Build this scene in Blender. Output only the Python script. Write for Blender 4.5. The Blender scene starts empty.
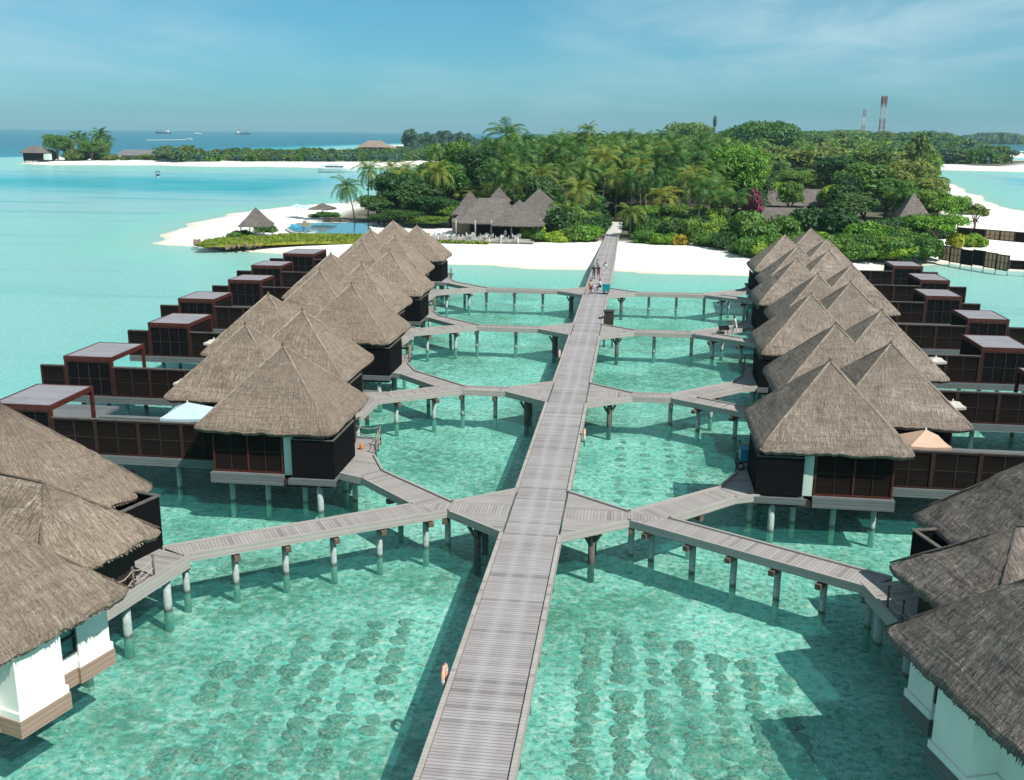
HAZE = 0.00009
import bpy, bmesh, math, random
import numpy as np
from mathutils import Vector, Matrix, noise as mnoise, Euler
random.seed(7); R = math.radians; PI = math.pi
scn = bpy.context.scene
COL = scn.collection

# ------------------------------------------------------------------ camera
cam_d = bpy.data.cameras.new("camera"); cam = bpy.data.objects.new("camera", cam_d); COL.objects.link(cam)
cam_d.sensor_width = 36; cam_d.lens = 36*1000/1024; cam_d.clip_end = 30000; cam_d.clip_start = 0.5
CM = Matrix.Translation((0, 0, 20)) @ Matrix.Rotation(R(6.94), 4, 'Z') @ Matrix.Rotation(R(90-14.55), 4, 'X') @ Matrix.Rotation(R(0.5), 4, 'Z')
cam.matrix_world = CM
scn.camera = cam
def at(px, py, z=0.0):
    d = CM.to_3x3() @ Vector((px-512, -(py-390), -1000)); t = (z-20)/d.z
    return Vector((0, 0, 20)) + d*t
def atY(px, py, Y):
    d = CM.to_3x3() @ Vector((px-512, -(py-390), -1000)); t = Y/d.y
    return Vector((0, 0, 20)) + d*t

# ------------------------------------------------------------------ helpers
def tag(o, label=None, cat=None, group=None, kind=None):
    if label: o["label"] = label
    if cat: o["category"] = cat
    if group: o["group"] = group
    if kind: o["kind"] = kind
    return o
def empty(name, loc=(0, 0, 0), rz=0, label=None, cat=None, group=None):
    o = bpy.data.objects.new(name, None); COL.objects.link(o); o.location = loc; o.rotation_euler = (0, 0, rz)
    o.empty_display_size = .2
    return tag(o, label, cat, group)
def copy_tree(o, parent=None):
    c = o.copy(); COL.objects.link(c); c.parent = parent
    for ch in list(o.children): copy_tree(ch, c)
    return c

class MB:
    def __init__(s): s.v = []; s.f = []; s.uv = []; s.m = []; s.sm = []
    def face(s, idx, uv=None, mi=0, smooth=False):
        s.f.append(tuple(idx)); s.m.append(mi); s.sm.append(smooth)
        s.uv.append(uv if uv else None)
    def poly(s, pts, uv=None, mi=0):
        b = len(s.v); s.v += [tuple(p) for p in pts]; s.face(range(b, b+len(pts)), uv, mi)
    def prism(s, pts, z0, z1, ang=0, mi=0):
        """pts CCW list of xy; planks run across direction ang; uv = rotated metres"""
        a = sum(pts[i][0]*pts[(i+1) % len(pts)][1]-pts[(i+1) % len(pts)][0]*pts[i][1] for i in range(len(pts)))
        if a < 0: pts = pts[::-1]
        b = len(s.v); n = len(pts); c, sn = math.cos(ang), math.sin(ang)
        for z in (z0, z1): s.v += [(p[0], p[1], z) for p in pts]
        uvp = [(p[0]*c+p[1]*sn, -p[0]*sn+p[1]*c) for p in pts]
        s.face([b+n+i for i in range(n)], uvp, mi)
        s.face([b+n-1-i for i in range(n)], uvp[::-1], mi)
        for i in range(n):
            j = (i+1) % n; L = math.dist(pts[i], pts[j])
            s.face([b+i, b+j, b+n+j, b+n+i], [(0, z0), (L, z0), (L, z1), (0, z1)], mi)
        return s
    def box(s, c, sz, rz=0, mi=0):
        x, y, z = c; a, b, h = sz[0]/2, sz[1]/2, sz[2]/2
        cr, sr = math.cos(rz), math.sin(rz)
        pts = [(x+px*cr-py*sr, y+px*sr+py*cr) for px, py in ((-a, -b), (a, -b), (a, b), (-a, b))]
        return s.prism(pts, z-h, z+h, rz, mi)
    def bx(s, x0, x1, y0, y1, z0, z1, mi=0):
        return s.box(((x0+x1)/2, (y0+y1)/2, (z0+z1)/2), (abs(x1-x0), abs(y1-y0), abs(z1-z0)), 0, mi)
    def beam(s, p, q, w, h, mi=0):
        """rectangular beam between points"""
        p, q = Vector(p), Vector(q); d = (q-p).normalized()
        up = Vector((0, 0, 1)) if abs(d.z) < .95 else Vector((0, 1, 0))
        r = d.cross(up).normalized(); u = r.cross(d)
        b = len(s.v)
        for e in (p, q):
            for a, c in ((-1, -1), (1, -1), (1, 1), (-1, 1)): s.v.append(tuple(e+r*a*w/2+u*c*h/2))
        L = (q-p).length
        for f in ((3, 2, 1, 0), (4, 5, 6, 7)): s.face([b+i for i in f], [(0, 0), (w, 0), (w, h), (0, h)], mi)
        for i in range(4):
            j = (i+1) % 4; d0 = w if i % 2 == 0 else h; o_ = i*.37+.01; s.face([b+i, b+j, b+4+j, b+4+i], [(0, o_), (0, o_+d0), (L, o_+d0), (L, o_)], mi)
        return s
    def tube(s, pts, rad, n=10, mi=0, cap=True, smooth=True):
        pts = [Vector(p) for p in pts]; rad = rad if isinstance(rad, (list, tuple)) else [rad]*len(pts)
        b = len(s.v); L = 0
        for i, p in enumerate(pts):
            d = (pts[min(i+1, len(pts)-1)]-pts[max(i-1, 0)]).normalized()
            up = Vector((1, 0, 0)) if abs(d.x) < .8 else Vector((0, 1, 0))
            r = d.cross(up).normalized(); u = d.cross(r)
            for k in range(n):
                a = 2*PI*k/n; s.v.append(tuple(p+(r*math.cos(a)+u*math.sin(a))*rad[i]))
        for i in range(len(pts)-1):
            l2 = L+(pts[i+1]-pts[i]).length
            for k in range(n):
                j = (k+1) % n
                s.face([b+i*n+k, b+i*n+j, b+(i+1)*n+j, b+(i+1)*n+k], [(k/n, L), ((k+1)/n, L), ((k+1)/n, l2), (k/n, l2)], mi, smooth)
            L = l2
        if cap:
            s.face([b+n-1-k for k in range(n)], None, mi); s.face([b+(len(pts)-1)*n+k for k in range(n)], None, mi)
        return s
    def lathe(s, prof, c=(0, 0, 0), n=20, mi=0, smooth=True, sx=1, sy=1):
        b = len(s.v)
        for r, z in prof:
            for k in range(n):
                a = 2*PI*k/n; s.v.append((c[0]+r*math.cos(a)*sx, c[1]+r*math.sin(a)*sy, c[2]+z))
        for i in range(len(prof)-1):
            for k in range(n):
                j = (k+1) % n
                s.face([b+i*n+k, b+i*n+j, b+(i+1)*n+j, b+(i+1)*n+k], [(k/n*6, i), ((k+1)/n*6, i), ((k+1)/n*6, i+1), (k/n*6, i+1)], mi, smooth)
        return s
    def build(s, name, mats, parent=None, loc=None, rz=None):
        me = bpy.data.meshes.new(name); me.from_pydata(s.v, [], s.f)
        for m in (mats if isinstance(mats, (list, tuple)) else [mats]): me.materials.append(m)
        uvl = me.uv_layers.new(name="UVMap"); dat = []
        for f, uv in zip(s.f, s.uv):
            if uv is None: dat += [0.0, 0.0]*len(f)
            else:
                for t in uv: dat += [t[0], t[1]]
        uvl.data.foreach_set("uv", dat)
        me.polygons.foreach_set("material_index", s.m); me.polygons.foreach_set("use_smooth", s.sm)
        me.update()
        if name == 'roof': me.set_sharp_from_angle(angle=R(34))
        o = bpy.data.objects.new(name, me); COL.objects.link(o)
        if parent: o.parent = parent
        if loc is not None: o.location = loc
        if rz is not None: o.rotation_euler = (0, 0, rz)
        return o
    def mirror(s):
        s.v = [(-x, y, z) for x, y, z in s.v]; s.f = [f[::-1] for f in s.f]; s.uv = [(u[::-1] if u else None) for u in s.uv]
        return s

# ------------------------------------------------------------------ materials
class NT:
    def __init__(s, name):
        s.m = bpy.data.materials.new(name); s.m.use_nodes = True; s.t = s.m.node_tree
        for n in list(s.t.nodes): s.t.nodes.remove(n)
        s.out = s.n('ShaderNodeOutputMaterial')
    def n(s, typ, **kw):
        nd = s.t.nodes.new(typ)
        for k, v in kw.items(): setattr(nd, k, v)
        return nd
    def l(s, a, b): s.t.links.new(a, b)
    def put(s, sock, v):
        if hasattr(v, 'is_output') or isinstance(v, bpy.types.NodeSocket): s.l(v, sock)
        else: sock.default_value = v
    def math(s, op, a, b=0.0, c=None, clamp=False):
        nd = s.n('ShaderNodeMath', operation=op, use_clamp=clamp); s.put(nd.inputs[0], a); s.put(nd.inputs[1], b)
        if c is not None: s.put(nd.inputs[2], c)
        return nd.outputs[0]
    def mix(s, f, a, b, mode='MIX'):
        nd = s.n('ShaderNodeMix', data_type='RGBA', blend_type=mode); s.put(nd.inputs[0], f)
        s.put(nd.inputs[6], a if not isinstance(a, tuple) else (*a[:3], 1)); s.put(nd.inputs[7], b if not isinstance(b, tuple) else (*b[:3], 1))
        return nd.outputs[2]
    def noise(s, vec, scale, detail=3, rough=.5, dist=0.0):
        nd = s.n('ShaderNodeTexNoise'); 
        if vec is not None: s.l(vec, nd.inputs['Vector'])
        nd.inputs['Scale'].default_value = scale; nd.inputs['Detail'].default_value = detail; nd.inputs['Roughness'].default_value = rough
        nd.inputs['Distortion'].default_value = dist
        return nd.outputs['Fac']
    def mapping(s, vec, scale=(1, 1, 1), loc=(0, 0, 0), rot=(0, 0, 0)):
        nd = s.n('ShaderNodeMapping'); s.l(vec, nd.inputs[0]); nd.inputs['Scale'].default_value = scale
        nd.inputs['Location'].default_value = loc; nd.inputs['Rotation'].default_value = rot
        return nd.outputs[0]
    def ramp(s, f, stops, interp='LINEAR'):
        nd = s.n('ShaderNodeValToRGB'); s.l(f, nd.inputs[0]); cr = nd.color_ramp; cr.interpolation = interp
        while len(cr.elements) < len(stops): cr.elements.new(.5)
        for e, (p, c) in zip(cr.elements, stops): e.position = p; e.color = (*c[:3], 1) if isinstance(c, tuple) else (c, c, c, 1)
        return nd.outputs[0]
    def rng(s, v, a, b, c=0.0, d=1.0):
        nd = s.n('ShaderNodeMapRange'); s.put(nd.inputs[0], v)
        for i, x in enumerate((a, b, c, d)): nd.inputs[1+i].default_value = x
        return nd.outputs[0]
    def bsdf(s, col, rough=.8, bump=None, bs=.3, bd=.02, spec=.3, **kw):
        b = s.n('ShaderNodeBsdfPrincipled'); s.put(b.inputs['Base Color'], col if not isinstance(col, tuple) else (*col[:3], 1))
        s.put(b.inputs['Roughness'], rough); b.inputs['Specular IOR Level'].default_value = spec
        for k, v in kw.items(): s.put(b.inputs[k], v)
        if bump is not None:
            bn = s.n('ShaderNodeBump'); bn.inputs['Strength'].default_value = bs; bn.inputs['Distance'].default_value = bd
            s.l(bump, bn.inputs['Height']); s.l(bn.outputs[0], b.inputs['Normal'])
        return b
    def done(s, sh): s.l(sh.outputs[0] if hasattr(sh, 'outputs') else sh, s.out.inputs[0]); return s.m
    def obj(s): return s.n('ShaderNodeTexCoord').outputs['Object']
    def uvc(s): return s.n('ShaderNodeTexCoord').outputs['UV']
    def pos(s): return s.n('ShaderNodeNewGeometry').outputs['Position']
    def rnd(s): return s.n('ShaderNodeObjectInfo').outputs['Random']

M = {}
def plain(name, col, rough=.7, var=.15, sc=3.0, spec=.3, metal=0.0):
    t = NT(name); n = t.noise(t.obj(), sc, 4, .6)
    c = t.mix(t.rng(n, .3, .7), tuple(x*(1-var) for x in col), tuple(min(1, x*(1+var)) for x in col))
    M[name] = t.done(t.bsdf(c, rough, n, .2, .01, spec, Metallic=metal)); return M[name]
def thatch(name, ca, cb, cc, seed=0.0):
    t = NT(name); uv = t.uvc(); ob = t.obj(); rn = t.rnd()
    off = t.n('ShaderNodeVectorMath', operation='ADD'); t.l(uv, off.inputs[0])
    cmb = t.n('ShaderNodeCombineXYZ'); t.l(t.math('MULTIPLY', rn, 37.0), cmb.inputs[2]); t.l(cmb.outputs[0], off.inputs[1]); v = off.outputs[0]
    fine = t.noise(t.mapping(v, (17, 2.6, 1), (0, 0, 0), (0, 0, .05)), 1, 3, .7, .5)
    mid = t.noise(t.mapping(v, (6.5, 1.5, 1), (3, 1, 0), (0, 0, -.07)), 1, 4, .8, .8)
    clump = t.noise(t.mapping(v, (1.1, 1.3, 1)), 1, 4, .6, .5)
    big = t.noise(t.mapping(ob, (.35, .35, .35), (seed, 0, 0)), 1, 3, .5)
    layer = t.noise(t.mapping(v, (.45, 3.0, 1)), 1, 2, .5, .8)
    c = t.mix(t.rng(fine, .38, .63), tuple(x*.50 for x in ca), cb)
    c = t.mix(t.rng(mid, .48, .72), c, cc)
    c = t.mix(t.math('MULTIPLY', t.rng(layer, .57, .68), .5), c, tuple(x*.38 for x in ca))
    c = t.mix(t.rng(clump, .3, .72, .0, .55), c, tuple(x*.72 for x in ca))
    c = t.mix(t.rng(big, .3, .7, .0, .35), c, tuple(min(1, x*1.15) for x in cb))
    c = t.mix(t.rng(rn, 0, 1, 0, .45), c, tuple(x*.95 for x in (ca[0]+.03, ca[1]+.03, ca[2]+.035)))
    damp = t.noise(t.mapping(ob, (.55, .55, .8), (seed+4, 2, 0)), 1, 5, .7, .8)
    c = t.mix(t.rng(damp, .56, .70, 0, .55), c, tuple(x*.5 for x in ca))
    c = t.mix(t.rng(damp, .42, .32, 0, .35), c, cc)
    sp = t.noise(t.mapping(v, (24, 9, 1)), 1, 2, .5)
    c = t.mix(t.rng(sp, .61, .70, 0, .75), c, (.025, .02, .017))
    hgt = t.math('ADD', t.math('MULTIPLY', fine, .5), t.math('ADD', mid, t.math('MULTIPLY', layer, .9)))
    M[name] = t.done(t.bsdf(c, .95, hgt, 1.0, .16, .1)); return M[name]
def planks(name, ca, cb, w=.145, gap=.1, gapc=(.02, .018, .017), track=False, ends=0):
    """boards laid across u: rows along V of the UV"""
    t = NT(name); uv = t.uvc(); sp = t.n('ShaderNodeSeparateXYZ'); t.l(uv, sp.inputs[0])
    r = t.math('DIVIDE', sp.outputs[1], w); fl = t.math('FLOOR', r); fr = t.math('FRACT', r)
    wn = t.n('ShaderNodeTexWhiteNoise', noise_dimensions='1D'); t.l(fl, wn.inputs['W'])
    wn2 = t.n('ShaderNodeTexWhiteNoise', noise_dimensions='1D'); t.l(t.math('FLOOR', t.math('DIVIDE', fl, 9.0)), wn2.inputs['W'])
    grain = t.noise(t.mapping(uv, (1.2, 26, 1)), 1, 4, .65, .3)
    big = t.noise(t.mapping(uv, (.5, .35, 1)), 1, 4, .6)
    c = t.mix(t.math('ADD', t.math('MULTIPLY', wn.outputs[0], .62), t.math('MULTIPLY', wn2.outputs[0], .25)), ca, cb)
    c = t.mix(t.rng(grain, .35, .7, 0, .5), c, tuple(x*.7 for x in ca))
    c = t.mix(t.rng(big, .3, .7, 0, .4), c, tuple(min(1, x*1.1) for x in cb))
    wn3 = t.n('ShaderNodeTexWhiteNoise', noise_dimensions='1D'); t.l(t.math('ADD', fl, 77.3), wn3.inputs['W'])
    c = t.mix(t.rng(wn3.outputs[0], .93, .94, 0, .5), c, tuple(x*.55 for x in ca))
    if track:   # bicycle-worn, paler lanes along the jetty
        u = sp.outputs[0]; nn = t.math('MULTIPLY', t.math('SUBTRACT', t.noise(t.mapping(uv, (1, .12, 1)), 1, 2), .5), .5)
        a = t.math('ABSOLUTE', t.math('SUBTRACT', t.math('ABSOLUTE', t.math('ADD', u, nn)), .42))
        c = t.mix(t.rng(a, .28, .0, 0, .5), c, (.40, .405, .435))
    g = t.math('LESS_THAN', fr, gap)
    c = t.mix(t.math('MULTIPLY', g, .85), c, gapc)
    hgt = t.math('SUBTRACT', t.math('MULTIPLY', grain, .2), g)
    M[name] = t.done(t.bsdf(c, .9, hgt, .5, .012, .2 if ca[0] > .03 else .04)); return M[name]
def leafm(name, ca, cb, cc=None, trans=.25, tipv=.25):
    t = NT(name); g = t.n('ShaderNodeNewGeometry'); rn = t.rnd()
    n = t.noise(t.obj(), .45, 3, .6)
    f = t.math('ADD', t.math('MULTIPLY', g.outputs['Random Per Island'], .5), t.math('MULTIPLY', t.rng(n, .3, .7), .5))
    c = t.mix(f, ca, cb)
    if cc: c = t.mix(t.rng(g.outputs['Random Per Island'], .86, .9), c, cc)
    c = t.mix(t.rng(rn, 0, 1, 0, tipv), c, tuple(x*.55 for x in ca))
    hs = t.n('ShaderNodeHueSaturation'); t.l(c, hs.inputs['Color']); t.l(t.rng(rn, 0, 1, .49, .54), hs.inputs['Hue'])
    t.l(t.rng(rn, 0, 1, 1.15, .85), hs.inputs['Value'])
    b = t.bsdf(hs.outputs[0], .55, None, spec=.35); tr = t.n('ShaderNodeBsdfTranslucent')
    t.l(t.mix(1, hs.outputs[0], (1.4, 1.5, .7), 'MULTIPLY'), tr.inputs[0])
    mx = t.n('ShaderNodeMixShader'); mx.inputs[0].default_value = trans; t.l(b.outputs[0], mx.inputs[1]); t.l(tr.outputs[0], mx.inputs[2])
    M[name] = t.done(mx); return M[name]

thatch('thatch_brown', (.225, .168, .124), (.43, .345, .27), (.56, .475, .39))
thatch('thatch_grey', (.20, .16, .128), (.45, .37, .30), (.58, .50, .42), 9)
thatch('thatch_dark', (.13, .11, .095), (.32, .275, .24), (.50, .44, .385), 17)
thatch('thatch_ridge', (.36, .29, .22), (.60, .50, .41), (.68, .60, .50), 3); thatch('thatch_far', (.12, .105, .095), (.26, .23, .205), (.36, .32, .29), 5)
planks('jetty_boards', (.245, .225, .225), (.40, .375, .375), .16, .13, (.07, .062, .06), True)
planks('walk_boards', (.25, .23, .22), (.40, .375, .36), .16, .10, (.06, .055, .05))
planks('pale_wood', (.31, .285, .265), (.44, .41, .385), .2, .05, (.1, .09, .085))
planks('skirt_wood', (.10, .115, .12), (.19, .205, .205), .19, .08)
planks('warm_wood', (.27, .185, .14), (.42, .30, .235), .19, .06)
planks('grey_slats', (.22, .215, .235), (.33, .325, .35), .12, .12, (.1, .1, .11))
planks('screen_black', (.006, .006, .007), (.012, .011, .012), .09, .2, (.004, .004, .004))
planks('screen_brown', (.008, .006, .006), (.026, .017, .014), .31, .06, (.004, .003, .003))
planks('roof_shingle', (.14, .14, .145), (.24, .24, .245), .3, .1)
plain('fence_frame', (.035, .012, .009), .7, .3); plain('redwood', (.075, .018, .012), .6, .3); plain('dark_wood', (.035, .024, .02), .8, .3); plain('cap_wood', (.14, .10, .075), .8, .35)
plain('white_plaster', (.80, .80, .75), .8, .05, 1.2); plain('chair_white', (.5, .5, .47), .7, .1); plain('white_paint', (.78, .78, .76), .5, .06); plain('pale_metal', (.55, .56, .55), .4, .1)
plain('mint_panel', (.55, .68, .62), .6, .06); plain('black_metal', (.015, .015, .017), .5, .2); plain('rope', (.42, .36, .28), .9, .2, 20)
plain('post_grey', (.11, .10, .09), .8, .3); plain('skin_tan', (.30, .165, .10), .6, .08); plain('hair_black', (.012, .01, .009), .6, .2)
plain('cloth_black', (.02, .02, .025), .9, .3); plain('cloth_white', (.75, .76, .76), .9, .06); plain('cloth_red', (.25, .03, .04), .9, .2)
plain('cloth_grey', (.16, .17, .19), .9, .2); plain('teal_box', (.0, .27, .30), .45, .1); plain('blue_box', (.01, .22, .36), .45, .12)
plain('ring_pink', (.72, .36, .27), .6, .25, 8); plain('canvas_beige', (.55, .38, .28), .9, .05); plain('canvas_blue', (.42, .56, .60), .9, .05)
plain('canvas_white', (.72, .72, .70), .9, .06); plain('rubber', (.02, .02, .02), .8, .1); plain('brown_box', (.05, .03, .026), .7, .3)
plain('stone_brown', (.22, .16, .12), .9, .4, 2.5); plain('stone_pale', (.55, .54, .5), .8, .1); plain('lounger_blue', (.01, .30, .55), .6, .1)
plain('bark', (.16, .13, .105), .9, .35, 6); plain('palm_bark', (.24, .205, .17), .9, .3, 5); plain('coconut', (.22, .13, .05), .6, .3)
plain('hull_white', (.75, .77, .78), .35, .05); plain('hull_dark', (.03, .05, .08), .5, .2); plain('boat_glass', (.02, .03, .04), .15, .1, 3, .6)
plain('tower_red', (.24, .12, .12), .6, .15); plain('tower_white', (.42, .46, .48), .6, .1); plain('house_tan', (.42, .33, .22), .8, .15)  # mast red and white are greyed, distance haze put into the colour
plain('wake_foam', (.8, .85, .85), .8, .1); plain('orange_fruit', (.65, .2, .05), .6, .2)
t = NT('glass_dark'); M['glass_dark'] = t.done(t.bsdf((.012, .013, .014), .08, spec=.6))
t = NT('glass_teal'); M['glass_teal'] = t.done(t.bsdf((.03, .16, .18), .06, spec=.7))
t = NT('pool_water'); n = t.noise(t.obj(), 2.5, 3); M['pool_water'] = t.done(t.bsdf((.02, .12, .13), .06, n, .25, .05, .6))  # on the villas, dark teal holds the shade on sea under deck openings
t = NT('swim_water'); n = t.noise(t.obj(), 1.2, 3); M['swim_water'] = t.done(t.bsdf((.09, .25, .29), .05, n, .08, .03, .7))
# stilt: pale concrete with a dark wet foot
t = NT('stilt'); sp = t.n('ShaderNodeSeparateXYZ'); t.l(t.pos(), sp.inputs[0]); nn = t.noise(t.obj(), 6, 4)
zz = t.math('ADD', sp.outputs[2], t.math('MULTIPLY', nn, .25))
c = t.mix(t.rng(nn, .3, .7), (.28, .34, .33), (.42, .48, .46)); c = t.mix(t.rng(zz, .16, .34, .9, 0), c, (.035, .04, .03))
c = t.mix(t.rng(sp.outputs[2], -.12, .04, .92, 0), c, (.38, .50, .40)); M['stilt'] = t.done(t.bsdf(c, .7, nn, .3, .01))
leafm('leaf_dark', (.022, .065, .018), (.095, .18, .04)); leafm('leaf_mid', (.05, .12, .02), (.18, .30, .045))
leafm('leaf_bright', (.11, .21, .018), (.34, .48, .045)); leafm('leaf_yellow', (.20, .26, .02), (.48, .50, .04), (.42, .30, .04))
leafm('leaf_orange', (.30, .20, .02), (.50, .33, .04)); leafm('leaf_white', (.03, .07, .025), (.07, .12, .04), (.6, .6, .55))
leafm('leaf_magenta', (.03, .06, .02), (.42, .03, .20), (.6, .06, .28)); leafm('leaf_olive', (.07, .11, .025), (.22, .27, .06))
leafm('palm_green', (.03, .08, .016), (.13, .27, .045), (.26, .33, .07), .25); leafm('palm_gold', (.12, .17, .02), (.30, .33, .05), (.34, .24, .06), .2)
leafm('leaf_blue', (.04, .11, .07), (.10, .20, .12)); leafm('grass_blade', (.16, .20, .02), (.32, .36, .03))
t = NT('coral_rock'); nn = t.noise(t.pos(), 7, 5, .75); n2 = t.noise(t.pos(), 2.2, 3)
cc_ = t.mix(t.rng(nn, .40, .60), (.14, .155, .105), (.52, .53, .40)); cc_ = t.mix(t.rng(n2, .42, .66, 0, .6), cc_, (.50, .62, .50)); cc_ = t.mix(t.rng(t.rnd(), .4, 1, 0, .5), cc_, (.50, .62, .50)); M['coral_rock'] = t.done(t.bsdf(cc_, .95, nn, 1, .1, .05))
SKYR = [(.36, .86, 1.18, 1), (.40, .90, 1.03, 1), (.24, .42, .50, 1), (.17, .28, .34, 1)]
# ------------------------------------------------------------------ light
sun_d = bpy.data.lights.new("sun", 'SUN'); sun = bpy.data.objects.new("sun", sun_d); COL.objects.link(sun)
SD = Vector((.66, -.42, .98)).normalized()          # towards the sun
sun.rotation_euler = SD.to_track_quat('Z', 'Y').to_euler(); sun.location = SD*300
sun_d.energy = 5.0; sun_d.angle = R(.55); sun_d.color = (1, .955, .89)
elev = math.asin(SD.z); azim = math.atan2(SD.x, SD.y)
w = bpy.data.worlds.new("World"); scn.world = w; w.use_nodes = True; nt = w.node_tree
for n in list(nt.nodes): nt.nodes.remove(n)
wo = nt.nodes.new('ShaderNodeOutputWorld'); bg = nt.nodes.new('ShaderNodeBackground'); sky = nt.nodes.new('ShaderNodeTexSky')
sky.sky_type = 'NISHITA'; sky.sun_disc = False; sky.sun_elevation = elev; sky.sun_rotation = azim
sky.air_density = 1.0; sky.dust_density = .6; sky.ozone_density = 2.5; sky.altitude = 0
tc = nt.nodes.new('ShaderNodeTexCoord'); sx = nt.nodes.new('ShaderNodeSeparateXYZ'); nt.links.new(tc.outputs['Generated'], sx.inputs[0])
def wm(op, a, b):
    m = nt.nodes.new('ShaderNodeMath'); m.operation = op
    for i, v in ((0, a), (1, b)):
        if isinstance(v, (int, float)): m.inputs[i].default_value = v
        else: nt.links.new(v, m.inputs[i])
    return m.outputs[0]
den = wm('ADD', wm('MAXIMUM', sx.outputs[2], 0), .10)
cb = nt.nodes.new('ShaderNodeCombineXYZ'); nt.links.new(wm('DIVIDE', sx.outputs[0], den), cb.inputs[0]); nt.links.new(wm('DIVIDE', sx.outputs[1], den), cb.inputs[1])
def wnoise(scale, loc, detail, rough, dist, vs=(1, 1, 1)):
    mp = nt.nodes.new('ShaderNodeMapping'); nt.links.new(cb.outputs[0], mp.inputs[0]); mp.inputs['Location'].default_value = loc; mp.inputs['Scale'].default_value = vs
    n = nt.nodes.new('ShaderNodeTexNoise'); nt.links.new(mp.outputs[0], n.inputs[0]); n.inputs['Scale'].default_value = scale
    n.inputs['Detail'].default_value = detail; n.inputs['Roughness'].default_value = rough; n.inputs['Distortion'].default_value = dist
    return n.outputs[0]
def wrng(v, a, b, c, d):
    m = nt.nodes.new('ShaderNodeMapRange'); nt.links.new(v, m.inputs[0])
    for i, x in enumerate((a, b, c, d)): m.inputs[1+i].default_value = x
    return m.outputs[0]
n1 = wnoise(.42, (3.6, 1, 0), 5, .5, .2, (1, .55, 1)); n2 = wnoise(1.3, (9, 4, 0), 5, .55, .4, (1, .6, 1))
hi = wrng(sx.outputs[2], .015, .09, .15, 1)
cl = wm('MULTIPLY', wm('MULTIPLY', wrng(n1, .36, .60, 0, 1.0), wrng(n2, .38, .62, .3, 1)), hi)
mxs = nt.nodes.new('ShaderNodeMix'); mxs.data_type = 'RGBA'; nt.links.new(cl, mxs.inputs[0])
tint = nt.nodes.new('ShaderNodeMix'); tint.data_type = 'RGBA'; tint.blend_type = 'MULTIPLY'; tint.inputs[0].default_value = 1
nt.links.new(sky.outputs[0], tint.inputs[6]); 
tr = nt.nodes.new('ShaderNodeValToRGB'); nt.links.new(sx.outputs[2], tr.inputs[0])
tr.color_ramp.elements[0].color = SKYR[0]; tr.color_ramp.elements[0].position = 0.0; tr.color_ramp.elements[1].color = SKYR[1]; tr.color_ramp.elements[1].position = .13
for p_, c_ in ((.3, SKYR[2]), (1.0, SKYR[3])): e_ = tr.color_ramp.elements.new(p_); e_.color = c_
nt.links.new(tr.outputs[0], tint.inputs[7])
nt.links.new(tint.outputs[2], mxs.inputs[6]); mxs.inputs[7].default_value = (4.6, 6.9, 7.9, 1)
nt.links.new(mxs.outputs[2], bg.inputs[0]); bg.inputs[1].default_value = .085; nt.links.new(bg.outputs[0], wo.inputs[0])
scn.view_settings.view_transform = 'Standard'; scn.view_settings.look = 'None'; scn.view_settings.exposure = .22; scn.view_settings.gamma = 1
scn.cycles.max_bounces = 8; scn.cycles.transparent_max_bounces = 12; scn.cycles.diffuse_bounces = 3; scn.cycles.glossy_bounces = 3
scn.cycles.volume_bounces = 0; scn.cycles.caustics_reflective = False; scn.cycles.caustics_refractive = False

# ------------------------------------------------------------------ terrain (sand, beds, islands) as one height field
def axis(lo, hi, f0, f1, step, g):
    a = list(np.arange(f0, f1+.01, step)); s = step; x = a[-1]
    while x < hi: s *= g; x += s; a.append(x)
    s = step; x = a[0]; pre = []
    while x > lo: s *= g; x -= s; pre.append(x)
    return np.array(pre[::-1]+a)
XS = axis(-7000, 7000, -100, 96, 2.0, 1.035); YS = axis(-80, 8800, 138, 262, 1.6, 1.03)
YS = np.concatenate([np.arange(-80, 138, 4.0), YS[YS >= 138]])
def g2(px, py): p = at(px, py, 0); return (p.x, p.y)
main_isl = [(-86, 176), (-84, 171), (-78, 168.5), (-62, 160), (-50, 152), (-34, 151), (-22, 151.5), (-11, 149), (2, 146.5), (15, 146), (30, 152), (42, 160), (50, 166), (56, 160), (64, 158), (80, 160), (105, 170),
            (110, 195), (90, 206), g2(1024, 213), g2(1000, 206), g2(978, 197), g2(955, 186), g2(930, 176), g2(905, 169), g2(880, 163), g2(850, 156), g2(820, 149), g2(760, 144.5), (120, 1500), (-160, 1500), g2(505, 146), g2(480, 152), g2(445, 163), g2(425, 176), g2(400, 190),
            g2(350, 203), g2(310, 205), g2(270, 208), g2(235, 213), g2(205, 221), g2(184, 229)]
far_left = [g2(20, 163.5), g2(60, 165.3), g2(160, 165.2), g2(178, 166.3), g2(260, 166.8), g2(400, 168.5), g2(450, 163), g2(520, 146), g2(440, 143), g2(380, 146), g2(330, 152), g2(250, 155), g2(180, 157), g2(100, 156), g2(50, 158)]
far_right = [g2(875, 166), g2(900, 168.8), g2(960, 170.5), g2(1030, 172), g2(1100, 173), g2(1150, 160), g2(1020, 160.5), g2(985, 160), g2(958, 155), g2(940, 150), g2(900, 146), g2(860, 146), g2(820, 149), g2(850, 158)]
bank_right = [g2(968, 157), g2(1080, 159), g2(1080, 151.5), g2(975, 151.5)]
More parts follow.
